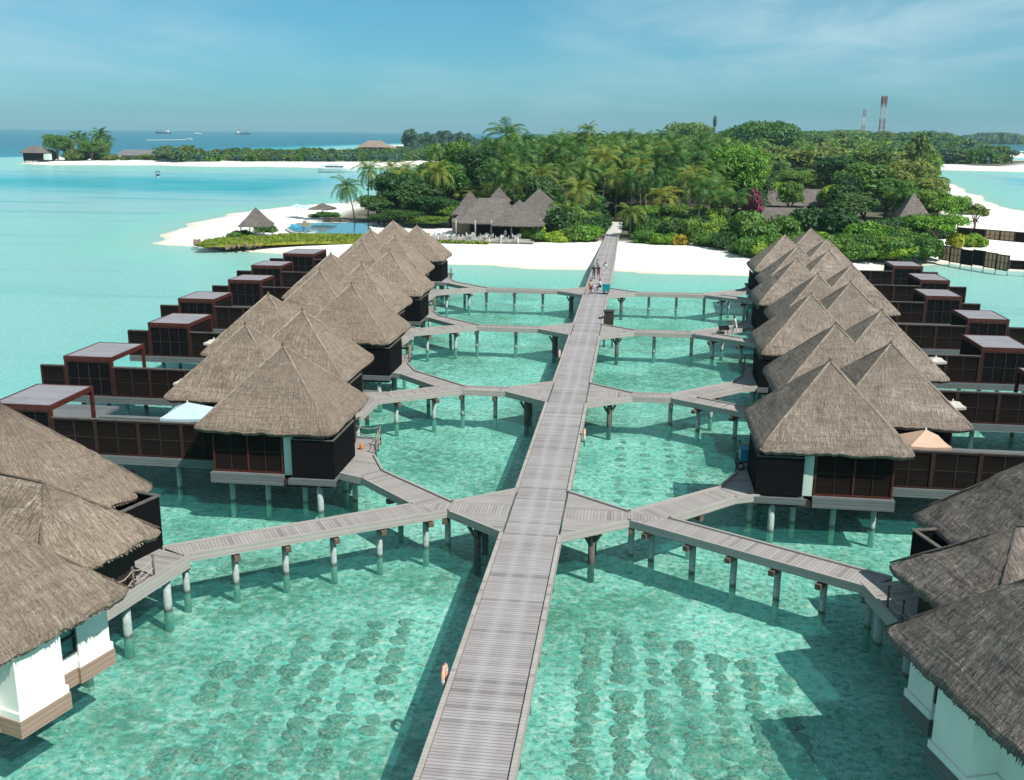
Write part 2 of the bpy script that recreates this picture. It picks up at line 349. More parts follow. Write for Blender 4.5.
def sdist(X, Y, poly):
    d = np.full(X.shape, 1e9); inside = np.zeros(X.shape, bool); n = len(poly)
    for i in range(n):
        x1, y1 = poly[i]; x2, y2 = poly[(i+1) % n]; ex, ey = x2-x1, y2-y1
        t = np.clip(((X-x1)*ex+(Y-y1)*ey)/(ex*ex+ey*ey+1e-9), 0, 1)
        d = np.minimum(d, np.hypot(X-x1-t*ex, Y-y1-t*ey))
        c = ((y1 > Y) != (y2 > Y)) & (X < (x2-x1)*(Y-y1)/(y2-y1+1e-12)+x1); inside ^= c
    return np.where(inside, d, -d)
def height(X, Y):
    s1 = sdist(X, Y, main_isl); s2 = np.maximum(sdist(X, Y, far_left), np.maximum(sdist(X, Y, far_right), sdist(X, Y, bank_right)))
    s = np.maximum(s1, s2*.55)
    wob = 1.1*np.sin(X*.13+Y*.07)+.8*np.sin(X*.31-Y*.22+1.3)+.5*np.sin(Y*.51+X*.11)
    s = s+wob
    land = 1.35*(1-np.exp(-np.maximum(s, 0)/13))
    R_ = np.hypot(X, Y)
    zone = np.interp(Y, [-80, 120, 210, 260, 330, 420, 520, 640, 800, 1500, 3000, 9000], [.75, .75, .7, .95, 1.6, 3.4, 4.4, 2.6, 5.5, 8.5, 9.3, 9.5])
    streak = np.sin(Y*.035+np.sin(X*.01)*1.2)*np.sin(X*.006+Y*.01+1)*.8*np.interp(Y, [200, 330], [0, 1])
    zone = np.maximum(.5, zone+streak)
    right = np.interp(X, [60, 130], [0, 1])*np.interp(Y, [180, 230, 280, 330], [0, 1, 1, 1])
    zone = zone+right*np.interp(Y, [180, 300, 700, 1500], [0, 1.0, 1.6, 1])
    pool = np.interp(X, [-46, -36, 29, 39], [0, 1, 1, 0])*np.interp(Y, [118, 152], [1, 0])
    pool = np.maximum(pool, np.interp(X, [-90, -50, 60, 100], [0, 1, 1, 0])*np.interp(Y, [45, 70], [1, 0])*.9)
    zone = zone*(1-pool)+.95*pool
    und = -np.minimum(zone, .032*np.maximum(-s, 0)+.02*np.maximum(-s-12, 0))
    return np.where(s > 0, land, und), pool, s1, s2
XX, YY = np.meshgrid(XS, YS); HH, PP, S1, S2 = height(XX, YY)
VEG = np.clip((S1-26)/6, 0, 1)*np.where((YY > 205), 1, np.interp(XX, [-34, -28, 45, 50], [0, 1, 1, 0])*np.clip((YY-176)/4, 0, 1))
VEG = np.maximum(VEG, np.clip((S2-50)/10, 0, 1))
def grid_mesh(name, XX, YY, ZZ):
    ny, nx = XX.shape; me = bpy.data.meshes.new(name); me.vertices.add(nx*ny)
    me.vertices.foreach_set('co', np.stack([XX, YY, ZZ], -1).astype(np.float32).ravel())
    i = np.arange(nx*ny).reshape(ny, nx); q = np.stack([i[:-1, :-1], i[:-1, 1:], i[1:, 1:], i[1:, :-1]], -1).reshape(-1)
    me.loops.add(len(q)); me.loops.foreach_set('vertex_index', q.astype(np.int32)); nf = len(q)//4
    me.polygons.add(nf); me.polygons.foreach_set('loop_start', np.arange(0, len(q), 4, dtype=np.int32)); me.polygons.foreach_set('loop_total', np.full(nf, 4, np.int32))
    me.polygons.foreach_set('use_smooth', np.ones(nf, bool)); me.update(calc_edges=True); me.validate(); return me
me = grid_mesh('sand_and_seabed', XX, YY, HH)
for nm, A in (('pool', PP), ('veg', VEG)):
    a = me.attributes.new(nm, 'FLOAT', 'POINT'); a.data.foreach_set('value', A.astype(np.float32).ravel())
t = NT('sand_and_seabed'); P = t.pos(); sp = t.n('ShaderNodeSeparateXYZ'); t.l(P, sp.inputs[0]); Z = sp.outputs[2]
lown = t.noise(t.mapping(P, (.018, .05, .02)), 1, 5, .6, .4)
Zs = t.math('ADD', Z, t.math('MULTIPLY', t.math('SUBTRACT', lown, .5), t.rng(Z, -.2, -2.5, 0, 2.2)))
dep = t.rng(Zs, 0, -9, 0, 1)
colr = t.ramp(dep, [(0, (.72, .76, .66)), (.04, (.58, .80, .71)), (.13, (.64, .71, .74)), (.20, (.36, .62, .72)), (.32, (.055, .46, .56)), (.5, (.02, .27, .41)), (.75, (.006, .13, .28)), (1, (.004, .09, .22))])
# streaky weed beds in the open lagoon
st = t.noise(t.mapping(P, (.012, .11, .1)), 1, 5, .62, .6)
mk = t.math('MULTIPLY', t.rng(st, .52, .66, 0, .5), t.rng(Z, -.5, -1.0, 0, 1))
colr = t.mix(mk, colr, (.12, .46, .44))
at1 = t.n('ShaderNodeAttribute', attribute_name='pool'); pl = at1.outputs['Fac']
pn = t.noise(P, .28, 5, .65, .5); pn2 = t.noise(P, 1.6, 4, .7, .3); pn3 = t.noise(P, .09, 3, .5)
pc = t.mix(t.rng(pn, .36, .64), (.46, .62, .50), (.86, .92, .80))
pf = t.noise(P, 3.1, 6, .75, .5)
pc = t.mix(t.rng(pf, .51, .60, 0, .75), pc, (.13, .21, .14))
pc = t.mix(t.rng(pf, .47, .34, 0, .8), pc, (.97, 1.0, .93))
pc = t.mix(t.math('MULTIPLY', t.rng(pn3, .47, .60), t.rng(pn2, .38, .58, .1, .85)), pc, (.19, .26, .16))
shal = t.rng(Z, -.2, -.8, 0, 1)
colr = t.mix(t.math('MULTIPLY', pl, shal), colr, pc)
fs = t.noise(P, 3.5, 4, .6); wet = t.rng(Z, .0, .30)
sand = t.mix(wet, (.56, .52, .42), t.mix(t.rng(fs, .3, .7), (.74, .715, .66), (.87, .85, .81)))
sand = t.mix(t.rng(t.noise(P, .22, 4, .65), .48, .7, 0, .45), sand, (.66, .63, .57))
at2 = t.n('ShaderNodeAttribute', attribute_name='veg')
soil = t.mix(t.rng(t.noise(P, .5, 4), .3, .7), (.045, .05, .02), (.11, .09, .05))
land = t.mix(t.math('MULTIPLY', at2.outputs['Fac'], .93), sand, soil)
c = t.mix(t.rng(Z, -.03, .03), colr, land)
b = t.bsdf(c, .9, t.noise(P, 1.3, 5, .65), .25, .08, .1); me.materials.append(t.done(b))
sb = bpy.data.objects.new('sand_and_seabed', me); COL.objects.link(sb); tag(sb, kind='structure')

# water
t = NT('sea_water'); P = t.pos(); geo = t.n('ShaderNodeNewGeometry')
sp = t.n('ShaderNodeSeparateXYZ'); t.l(P, sp.inputs[0]); dist = t.math('MAXIMUM', sp.outputs[1], 5.0)
w1 = t.noise(t.mapping(P, (2.0, 3.0, 1)), 1, 6, .72, .35); w2 = t.noise(t.mapping(P, (.22, .55, 1)), 1, 3, .6, .3); w3 = t.noise(t.mapping(P, (.012, .06, 1)), 1, 4, .6, .2)
hgt = t.math('ADD', t.math('MULTIPLY', w1, .26), t.math('ADD', t.math('MULTIPLY', w2, .30), t.math('MULTIPLY', w3, 2.0)))
bn = t.n('ShaderNodeBump'); bn.inputs['Distance'].default_value = .85; t.l(hgt, bn.inputs['Height']); t.l(t.rng(dist, 20, 500, .85, .35), bn.inputs['Strength'])
fr = t.n('ShaderNodeFresnel'); fr.inputs[0].default_value = 1.33; t.l(bn.outputs[0], fr.inputs['Normal'])
fac = t.math('MINIMUM', t.math('MULTIPLY', fr.outputs[0], .95), .30)
# caustic light painted as a cell and ripple pattern in the transparent tint
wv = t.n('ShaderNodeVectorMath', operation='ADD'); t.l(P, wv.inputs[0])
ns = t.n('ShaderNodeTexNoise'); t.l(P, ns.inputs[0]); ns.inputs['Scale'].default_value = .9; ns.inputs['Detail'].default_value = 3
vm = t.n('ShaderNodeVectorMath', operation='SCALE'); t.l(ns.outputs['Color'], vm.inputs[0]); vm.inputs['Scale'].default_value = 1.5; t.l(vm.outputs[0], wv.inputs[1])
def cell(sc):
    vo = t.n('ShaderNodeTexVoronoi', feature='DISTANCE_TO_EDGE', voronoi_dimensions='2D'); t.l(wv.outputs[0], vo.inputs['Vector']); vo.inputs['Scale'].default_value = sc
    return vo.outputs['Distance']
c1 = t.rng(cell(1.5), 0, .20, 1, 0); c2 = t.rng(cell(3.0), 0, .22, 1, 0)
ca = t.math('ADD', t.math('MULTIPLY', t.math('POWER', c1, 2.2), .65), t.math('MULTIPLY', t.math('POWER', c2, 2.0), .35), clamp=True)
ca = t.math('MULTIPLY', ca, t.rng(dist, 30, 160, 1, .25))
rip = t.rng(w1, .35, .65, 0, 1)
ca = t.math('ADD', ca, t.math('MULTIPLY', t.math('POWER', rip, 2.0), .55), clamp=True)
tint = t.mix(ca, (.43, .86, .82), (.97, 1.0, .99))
xa = t.math('ABSOLUTE', t.math('ADD', sp.outputs[0], 6.0)); lag = t.math('MAXIMUM', t.rng(xa, 36, 50, 0, 1), t.rng(sp.outputs[1], 118, 155, 0, 1))
lag = t.math('MULTIPLY', lag, t.math('MAXIMUM', t.rng(sp.outputs[1], 44, 70, 0, 1), t.rng(xa, 60, 80, 0, 1)))
tint = t.mix(lag, tint, t.mix(rip, (.70, .87, .87), (.80, .945, .945)))
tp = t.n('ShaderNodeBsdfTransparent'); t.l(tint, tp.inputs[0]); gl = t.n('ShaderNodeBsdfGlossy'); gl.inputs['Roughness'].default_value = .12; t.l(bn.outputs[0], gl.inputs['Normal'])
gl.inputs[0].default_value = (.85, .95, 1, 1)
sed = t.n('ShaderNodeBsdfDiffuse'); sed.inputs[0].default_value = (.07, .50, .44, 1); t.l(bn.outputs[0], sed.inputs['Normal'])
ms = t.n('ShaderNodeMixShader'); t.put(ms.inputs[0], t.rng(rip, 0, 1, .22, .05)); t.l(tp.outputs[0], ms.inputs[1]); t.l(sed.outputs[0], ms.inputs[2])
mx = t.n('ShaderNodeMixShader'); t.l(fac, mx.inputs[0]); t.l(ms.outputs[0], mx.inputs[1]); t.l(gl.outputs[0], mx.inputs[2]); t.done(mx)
wb = MB(); wb.poly([(-7000, -75, 0), (7000, -75, 0), (7000, 8750, 0), (-7000, 8750, 0)]); sea = wb.build('sea_water', t.m); tag(sea, kind='structure')
if HAZE:
    hb = MB(); hb.bx(XS[0]-20, XS[-1]+20, YS[0]-10, YS[-1]+20, -11, 95); t = NT('haze'); v = t.n('ShaderNodeVolumePrincipled')
    v.inputs['Color'].default_value = (.55, .85, 1, 1); v.inputs['Density'].default_value = HAZE; v.inputs['Anisotropy'].default_value = .0
    t.l(v.outputs[0], t.out.inputs['Volume']); hz = hb.build('haze', t.m); tag(hz, kind='stuff'); hz.display_type = 'WIRE'
    hz["label"] = "pale blue sea haze over the islands"; hz["category"] = "haze"

# ------------------------------------------------------------------ thatched roofs
def roof_mb(cx, cy, hx, hy, ze, za, rx=0.0, rot=0.0, rings=12, step=.3, rough=.06, rc=.5, seed=0, sag=-.02, thick=.29, fringe=1.0, cone=False):
    """hip roof: eave half sizes hx, hy; ridge half length rx along x; thick shaggy thatch with a cut edge"""
    mb = MB(); per = []; nx = max(4, int(2*hx/step)); ny = max(4, int(2*hy/step))
    if cone:
        n = max(16, int(2*PI*hx/step)); per = [(hx*math.cos(2*PI*i/n), hy*math.sin(2*PI*i/n), 0) for i in range(n)]
    else:
        for i in range(nx): per.append((-hx+2*hx*i/nx, -hy, 0))
        for i in range(ny): per.append((hx, -hy+2*hy*i/ny, 1))
        for i in range(nx): per.append((hx-2*hx*i/nx, hy, 2))
        for i in range(ny): per.append((-hx, hy-2*hy*i/ny, 3))
    n = len(per); cr, sr = math.cos(rot), math.sin(rot); rg = random.Random(seed)
    fr_ = [rg.uniform(-1, 1) for _ in range(n)]
    def put(x, y, z): mb.v.append((cx+x*cr-y*sr, cy+x*sr+y*cr, z))
    def ring(t, dz=0.0, inset=0.0, fringe=0.0, nse=rough):
        for k, (x, y, s) in enumerate(per):
            if not cone:      # pull the corner in so hips are soft
                dc = math.hypot(hx-abs(x), hy-abs(y)); q = max(0, 1-dc/(rc*2.2)); x2 = x*(1-q*q*rc*.16/hx*2); y2 = y*(1-q*q*rc*.16/hy*2)
            else: x2, y2 = x, y
            ix = max(-rx, min(rx, x2*rx/hx)) if rx else 0
            X = ix+(x2-ix)*t; Y = y2*t
            L = math.hypot(X-ix, Y) or 1
            X -= (X-ix)/L*inset; Y -= Y/L*inset
            z = za-(za-ze)*t - sag*math.sin(PI*min(t, 1))
            dn = mnoise.noise(Vector((X*.9+seed*7.1, Y*.9, z*.9)))*nse*2.2+mnoise.noise(Vector((X*3.1, Y*3.1+seed*3, z*3.1)))*nse
            if not cone:
                q = max(0, 1-abs(abs(x/hx)-abs(y/hy))*min(hx, hy)/.26) if t > .04 and not rx else 0
                dn += q*.07
            put(X, Y, z+dz+dn*min(1, t*3)+fr_[k]*fringe)
        return len(mb.v)-n
    def uv(k, t):
        x, y, s = per[k]; u = (x, y, -x, -y)[s] if not cone else math.atan2(y, x)*hx
        return u*(t*.75+.25), t*math.hypot(min(hx, hy), za-ze)
    rows = []; ts = [.012]+[(i/rings) for i in range(1, rings+1)]
    for t_ in ts: rows.append((ring(t_), t_))
    rows.append((ring(1.0, -.13, -.05, .03), 1.03)); rows.append((ring(1.0, -thick, .08, .035), 1.12)); rows.append((ring(.72, -thick*.8, 0, 0, .02), 1.5)); rows.append((ring(.05, -thick, 0, 0, .0), 2.5))
    for (a, ta), (b, tb) in zip(rows[:-1], rows[1:]):
        for k in range(n):
            j = (k+1) % n; ua, ub = uv(k, ta), uv(k, tb)
            s = per[k][2]; xj, yj, _ = per[j]
            uj = ((xj, yj, -xj, -yj)[s] if not cone else ua[0]/(ta*.75+.25)+2*PI*hx/n)
            mb.face((a+k, b+k, b+j, a+j), [ua, ub, (uj*(tb*.75+.25), ub[1]), (uj*(ta*.75+.25), ua[1])], 0, True)
    b = len(mb.v); mb.face([rows[0][0]+k for k in range(n)], None)
    # ragged straw ends along the eave
    for k in range(n):
        x, y, s = per[k]; xj, yj, _ = per[(k+1) % n]
        if not cone and math.hypot(hx-abs(x), hy-abs(y)) < 1.3: continue
        for q in range(1 if fringe > .5 else 0):
            f = rg.random(); X = x+(xj-x)*f; Y = y+(yj-y)*f; L = math.hypot(X, Y); ox, oy = X/L, Y/L; tx, ty = (xj-x), (yj-y); l_ = math.hypot(tx, ty); tx /= l_; ty /= l_
            w_ = rg.uniform(.03, .09); ln = rg.uniform(-.04, .05); bi = len(mb.v); lz = rg.uniform(0, .1)
            put(X-tx*w_-ox*.05, Y-ty*w_-oy*.05, ze-.1-lz); put(X+tx*w_-ox*.05, Y+ty*w_-oy*.05, ze-.1-lz); put(X+ox*.05, Y+oy*.05, ze-.22-ln-lz)
            mb.face((bi, bi+1, bi+2), [(f, 0), (f+.1, 0), (f+.05, .3)])
    return mb
def hips(roof, cx, cy, hx, hy, ze, za, rx=0.0, mat='thatch_ridge', r=.08):
    m = MB()
    for a in (-1, 1):
        for b in (-1, 1):
            p0, p1 = Vector((cx+a*rx, cy, za)), Vector((cx+a*(hx-.14), cy+b*(hy-.14), ze+.06))
            pts = [p0.lerp(p1, q/7)+Vector((0, 0, -.02+.05*mnoise.noise(Vector((a*3, b*5, q*1.3))))) for q in range(8)]
            m.tube(pts, [r*.8]+[r*(1+.25*mnoise.noise(Vector((a, b, q*2.1)))) for q in range(1, 7)]+[r*.7], 7)
    if rx: m.tube([(cx-rx, cy, za+.04), (cx+rx, cy, za+.04)], r, 7)
    return m.build('hip_cap', M[mat], roof)
def tuft(mb, x, y, z, r=.2):
    r *= .45
    mb.lathe([(r*1.8, -.12), (r*1.3, 0), (r*1.0, .08), (r*.6, .14), (0.02, .18)], (x, y, z), 9); return mb

# ------------------------------------------------------------------ main jetty
JX0, JX1 = -5.62, -2.92; JC = (JX0+JX1)/2
jet = empty('boardwalk', (JC, 0, 0), 0, 'long straight grey timber jetty running from the foreground to the palm island', 'jetty')
hw = (JX1-JX0)/2
m = MB(); m.prism([(-hw+.1, -20), (hw-.1, -20), (hw-.1, 146), (-hw+.1, 146)], 1.86, 2.0, 0); m.poly([(-hw+.1, 146, 2.0), (hw-.1, 146, 2.0), (1.02, 188, 1.56), (-1.07, 188, 1.56)], [(-hw, 146), (hw, 146), (1.0, 188), (-1, 188)]); m.poly([(-hw+.1, 146, 1.8), (-1.07, 188, 1.3), (1.02, 188, 1.3), (hw-.1, 146, 1.8)]); m.build('deck', M['jetty_boards'], jet)
JY = [45.6, 68.7, 92.1, 115.2]
def spans(side):
    s = []; y = -20.0
    for c in JY: s.append((y, c-2.95)); y = c+2.9
    s.append((y, 146.0)); return s
for sd in (-1, 1):
    for a, b_ in spans(sd):
        m = MB(); m.bx(sd*hw-.085, sd*hw+.085, a, b_, 1.62, 2.09); m.build('kerb', M['pale_wood'], jet)
for sd in (-1, 1):
    m = MB(); m.beam((sd*hw, 146, 1.85), (sd*1.08, 188, 1.45), .17, .46); m.build('kerb', M['pale_wood'], jet)
for y in np.arange(-8, 152, 3.4):
    m = MB(); m.bx(-hw+.25, hw-.25, y-.13, y+.13, 1.52, 1.85); m.build('cross_beam', M['dark_wood'], jet)
    for sd in (-1, 1):
        m = MB(); m.tube([(sd*.95, y, -1.9), (sd*.95, y, 1.55)], .15, 10); m.build('post', M['post_grey'], jet)

def offs(p, q, d):
    v = Vector((q[0]-p[0], q[1]-p[1])).normalized(); return Vector((-v.y*d, v.x*d))
def kerb_run(mb, pts, side=1, z0=1.70, z1=2.09, w_=.12):
    for p, q in zip(pts[:-1], pts[1:]):
        v = Vector((q[0]-p[0], q[1]-p[1])).normalized()*.05
        mb.beam((p[0]-v.x, p[1]-v.y, (z0+z1)/2), (q[0]+v.x, q[1]+v.y, (z0+z1)/2), w_, z1-z0)
def add_post(par, x, y, beam_dir=None, bl=1.5, z1=1.62):
    m = MB(); m.tube([(x, y, -1.4), (x, y, z1)], .15, 12); m.build('post', M['stilt'], par)
def crosshead(par, x, y, ang, L):
    m = MB(); c, s = math.cos(ang)*L/2, math.sin(ang)*L/2; m.beam((x-c, y-s, 1.5), (x+c, y+s, 1.5), .26, .24); m.build('crosshead', M['cap_wood'], par)
def railing(par, pts, name='rope_rail'):
    """short timber posts with two sagging ropes"""
    for p in pts:
        m = MB(); m.tube([(p[0], p[1], 1.7), (p[0], p[1], 3.0)], .05, 8); m.build('rail_post', M['post_grey'], par)
    for p, q in zip(pts[:-1], pts[1:]):
        m = MB()
        for zb in (2.85, 2.45):
            pp = [(p[0]+(q[0]-p[0])*t_, p[1]+(q[1]-p[1])*t_, zb-.2*math.sin(PI*t_)) for t_ in (0, .2, .4, .6, .8, 1)]
            m.tube(pp, .022, 5)
        m.build('rope', M['rope'], par)

# side walkways. local frame: x measured outward from the jetty edge line X, y from the junction centre
FL = [(-8.6, -11.9, -14.55, -17.1), (.25, 2.85, 5.45, 8.0)]
ordn = ['nearest', 'second', 'third', 'farthest']; ordn2 = ['first', 'second', 'third', 'fourth']
def walkway(side, k):
    yc = JY[k]; sg = -1 if side == 'L' else 1; ex = JX0 if sg < 0 else JX1; fx = FL[0 if sg < 0 else 1][k]
    ox = ex; W = empty('forked_walkway', (ox, yc, 0), 0, '%s forked timber walkway branching %s off the main jetty' % (ordn[k], 'left' if sg < 0 else 'right') + (', with the long arm in front' if k == 0 else ''), 'walkway', 'forked walkways off the main jetty')
    def P_(x, y): return (sg*x, y)          # x outward
    F = abs(fx-ex)
    fl = min(3.1, F-.05)
    # fillets at the jetty (angled boards) and stem
    for nm, pts, an in (('fillet_deck', [P_(0, .62), P_(fl, .62), P_(0, 2.9)], 0), ('fillet_deck', [P_(0, -.65), P_(fl, -.65), P_(0, -2.95)], 0)):
        m = MB(); m.prism(pts, 1.86, 1.985, an); m.build(nm, M['walk_boards'], W)
    m = MB(); m.prism([P_(0, -.65), P_(F+2.0, -.65 if False else -.65), P_(F+2.0, .62), P_(0, .62)] if False else [P_(0, -.65), P_(F, -.65), P_(F+1.9, 0), P_(F, .62), P_(0, .62)], 1.86, 1.99, PI/2); m.build('deck', M['walk_boards'], W)
    # far arm up to the landing beside the far villa
    far = [P_(F, .62), P_(F+4.6, 4.75), P_(F+6.9, 4.0), P_(F+5.3, 3.3), P_(F+1.9, 0)]
    fa = math.atan2(far[1][1]-far[0][1], far[1][0]-far[0][0])
    m = MB(); m.prism(far, 1.86, 1.994, fa-PI/2); m.build('deck', M['walk_boards'], W)
    land = [P_(F+4.6, 4.75), P_(F+5.7, 7.2), P_(F+6.1, 10.3), P_(F+7.9, 10.3), P_(F+7.9, 4.0), P_(F+6.9, 4.0)]
    m = MB(); m.prism(land, 1.86, 2.0, .25*sg); m.build('landing_deck', M['walk_boards'], W)
    m = MB(); kerb_run(m, [P_(0, 2.9), P_(fl, .62), P_(F, .62), P_(F+4.6, 4.75), P_(F+5.7, 7.2)]); m.build('kerb', M['pale_wood'], W)
    m = MB(); kerb_run(m, [P_(F+1.9, 0), P_(F+5.3, 3.3), P_(F+6.9, 4.0)]); m.build('kerb', M['pale_wood'], W)
    railing(W, [P_(F+5.7, 7.6), P_(F+5.95, 9.0), P_(F+6.1, 10.2), P_(F+7.7, 10.25)])
    # near arm
    if k == 0:
        tip = P_(F+10.3, -7.4) if sg < 0 else P_(F+9.7, -6.5)
        tip2 = P_(F+11.6, -6.7) if sg < 0 else P_(F+10.9, -5.4)
        near = [P_(F, -.65), tip, tip2, P_(F+1.9, 0)]
        n_ = 5
    else:
        near = [P_(F, -.65), P_(F+3.6, -2.95), P_(F+5.2, -4.0), P_(F+6.6, -2.6), P_(F+5.0, -2.0), P_(F+1.9, 0)]; n_ = 2
        l2 = [P_(F+5.2, -4.0), P_(F+5.3, -8.4), P_(F+6.7, -8.4), P_(F+6.7, -2.6), P_(F+6.6, -2.6)]
        m = MB(); m.prism(l2, 1.86, 2.0, .1); m.build('landing_deck', M['walk_boards'], W)
        m = MB(); kerb_run(m, [P_(F+5.2, -4.0), P_(F+5.3, -8.4)]); m.build('kerb', M['pale_wood'], W)
    na = math.atan2(near[1][1]-near[0][1], near[1][0]-near[0][0])
    m = MB(); m.prism(near, 1.86, 1.996, na-PI/2); m.build('deck', M['walk_boards'], W)
    m = MB(); kerb_run(m, [P_(0, -2.95), P_(fl, -.65), P_(F, -.65)] + ([near[1]] if k == 0 else [near[1], near[2]])); m.build('kerb', M['pale_wood'], W)
    m = MB(); kerb_run(m, [P_(F+1.9, 0)] + ([near[2]] if k == 0 else [near[4], near[3]])); m.build('kerb', M['pale_wood'], W)
    # posts
    def pair(x, y, ang, g=.48, two=False):
        c, s = math.cos(ang)*g, math.sin(ang)*g; p = P_(x, y)
        if two: add_post(W, p[0]-c, p[1]-s); add_post(W, p[0]+c, p[1]+s)
        else: add_post(W, p[0], p[1])
        crosshead(W, p[0], p[1], ang, 1.6)
    dx, dy = near[1][0]-near[0][0], near[1][1]-near[0][1]; L = math.hypot(dx, dy); pa = math.atan2(dy, dx)+PI/2
    ad = abs(near[1][0]-near[0][0]); 
    if k == 0:
        for q in range(6):
            f = (.04, .24, .43, .62, .81, .99)[q]; pair(F+.7+ad*f*.97, -.35+dy*f*.985+.05, pa)
    else:
        pair(F+1.9, -1.3, pa); pair(F+4.3, -2.7, pa); pair(F+6.0, -6.6, PI)
    pair(F+3.0, 2.1, math.atan2(4.1, sg*4.6)+PI/2); pair(F+6.3, 5.2, PI/2); pair(F+7.1, 8.0, 0)
    ns = int(max(1, round((F-1.8)/2.9)))
    for q in range(ns+1):
        x = 1.55+(F-1.5)*q/ns if ns > 1 or F > 5 else (1.4 if q == 0 else F+.1)
        if x < 2.2:      # heavy bracketed post under the fillet by the jetty
            for yy in (-1.25, 1.25):
                p = P_(x, yy); m = MB(); m.tube([(p[0], p[1], -1.4), (p[0], p[1], 1.6)], .17, 10)
                for e in (-.42, .42): m.beam((p[0], p[1], .85), (p[0]+e, p[1], 1.55), .14, .14); m.beam((p[0], p[1], .85), (p[0], p[1]+e, 1.55), .14, .14)
                m.build('bracketed_post', M['post_grey'], W)  # darker than the other posts: underdeck shade put into the colour
        else: pair(x, 0, PI/2, .42)
    return W
for k in range(4): walkway('L', k); walkway('R', k)
# ------------------------------------------------------------------ stilt villas
VL = [  # inner apex, outer apex, pergola near-inner corner region (x0,x1,y0,y1 world)
 ('L', -19.15, 52.2, -23.6, 58.0, (-35.9, -32.3, 50.6, 55.2)), ('L', -21.7, 63.1, -26.4, 69.5, (-38.6, -35.1, 62.6, 67.3)),
 ('L', -21.8, 75.2, -26.7, 82.6, (-38.7, -35.2, 75.0, 79.5)), ('L', -24.3, 87.2, -29.2, 94.0, (-41.6, -38.1, 86.7, 90.9)),
 ('L', -24.2, 97.2, -29.3, 105.5, (-41.8, -38.2, 98.8, 102.7)), ('L', -26.9, 110.8, -31.7, 118.2, (-43.7, -40.1, 110.1, 114.2)),
 ('L', -27.2, 123.6, -31.8, 130.1, (-44.0, -40.0, 121.6, 126.9)),
 ('R', 10.4, 53.0, 14.8, 58.6, (25.2, 28.6, 51.6, 56.3)), ('R', 12.7, 63.9, 16.8, 69.8, (25.9, 29.3, 64.8, 69.5)),
 ('R', 13.1, 76.0, 17.4, 83.2, (25.7, 29.2, 76.0, 80.9)), ('R', 15.5, 87.4, 19.7, 94.6, (28.4, 31.8, 88.3, 92.8)),
 ('R', 15.3, 97.8, 19.7, 106.0, (28.2, 31.6, 100.6, 105.2)), ('R', 17.1, 109.5, 21.6, 118.0, (30.6, 33.7, 111.9, 117.2)),
 ('R', 17.4, 121.4, 21.9, 130.9, (30.6, 34.0, 123.7, 128.3))]
ordv = ['nearest', 'second', 'third', 'fourth', 'fifth', 'sixth', 'farthest']
def frame_wall(par, name, x0, x1, y, z0, z1, nbay, glass, frame, face=-1, th=.10, mull=2, rows=2, depth=.06):
    """bays of dark screen or glass between red-brown posts, facing -y"""
    m = MB(); m.bx(x0, x1, y-.02, y+.02+depth, z0, z1); g = m.build(name, glass, par)
    f = MB(); wb_ = (x1-x0)/nbay
    for i in range(nbay+1): f.bx(x0+i*wb_-th/2, x0+i*wb_+th/2, y-.075, y+.0, z0, z1)
    for z in (z0+.05, z1-.05): f.bx(x0, x1, y-.07, y-.005, z-.05, z+.05)
    f.build('frame', frame, g)
    f = MB()
    for i in range(nbay):
        for q in range(1, mull): xx = x0+i*wb_+wb_*q/mull; f.bx(xx-.022, xx+.022, y-.05, y-.004, z0+.1, z1-.1)
    for q in range(1, rows): zz = z0+(z1-z0)*q/rows; f.bx(x0, x1, y-.045, y-.006, zz-.02, zz+.02)
    f.build('glazing_bar', M['dark_wood'], g)
    return g
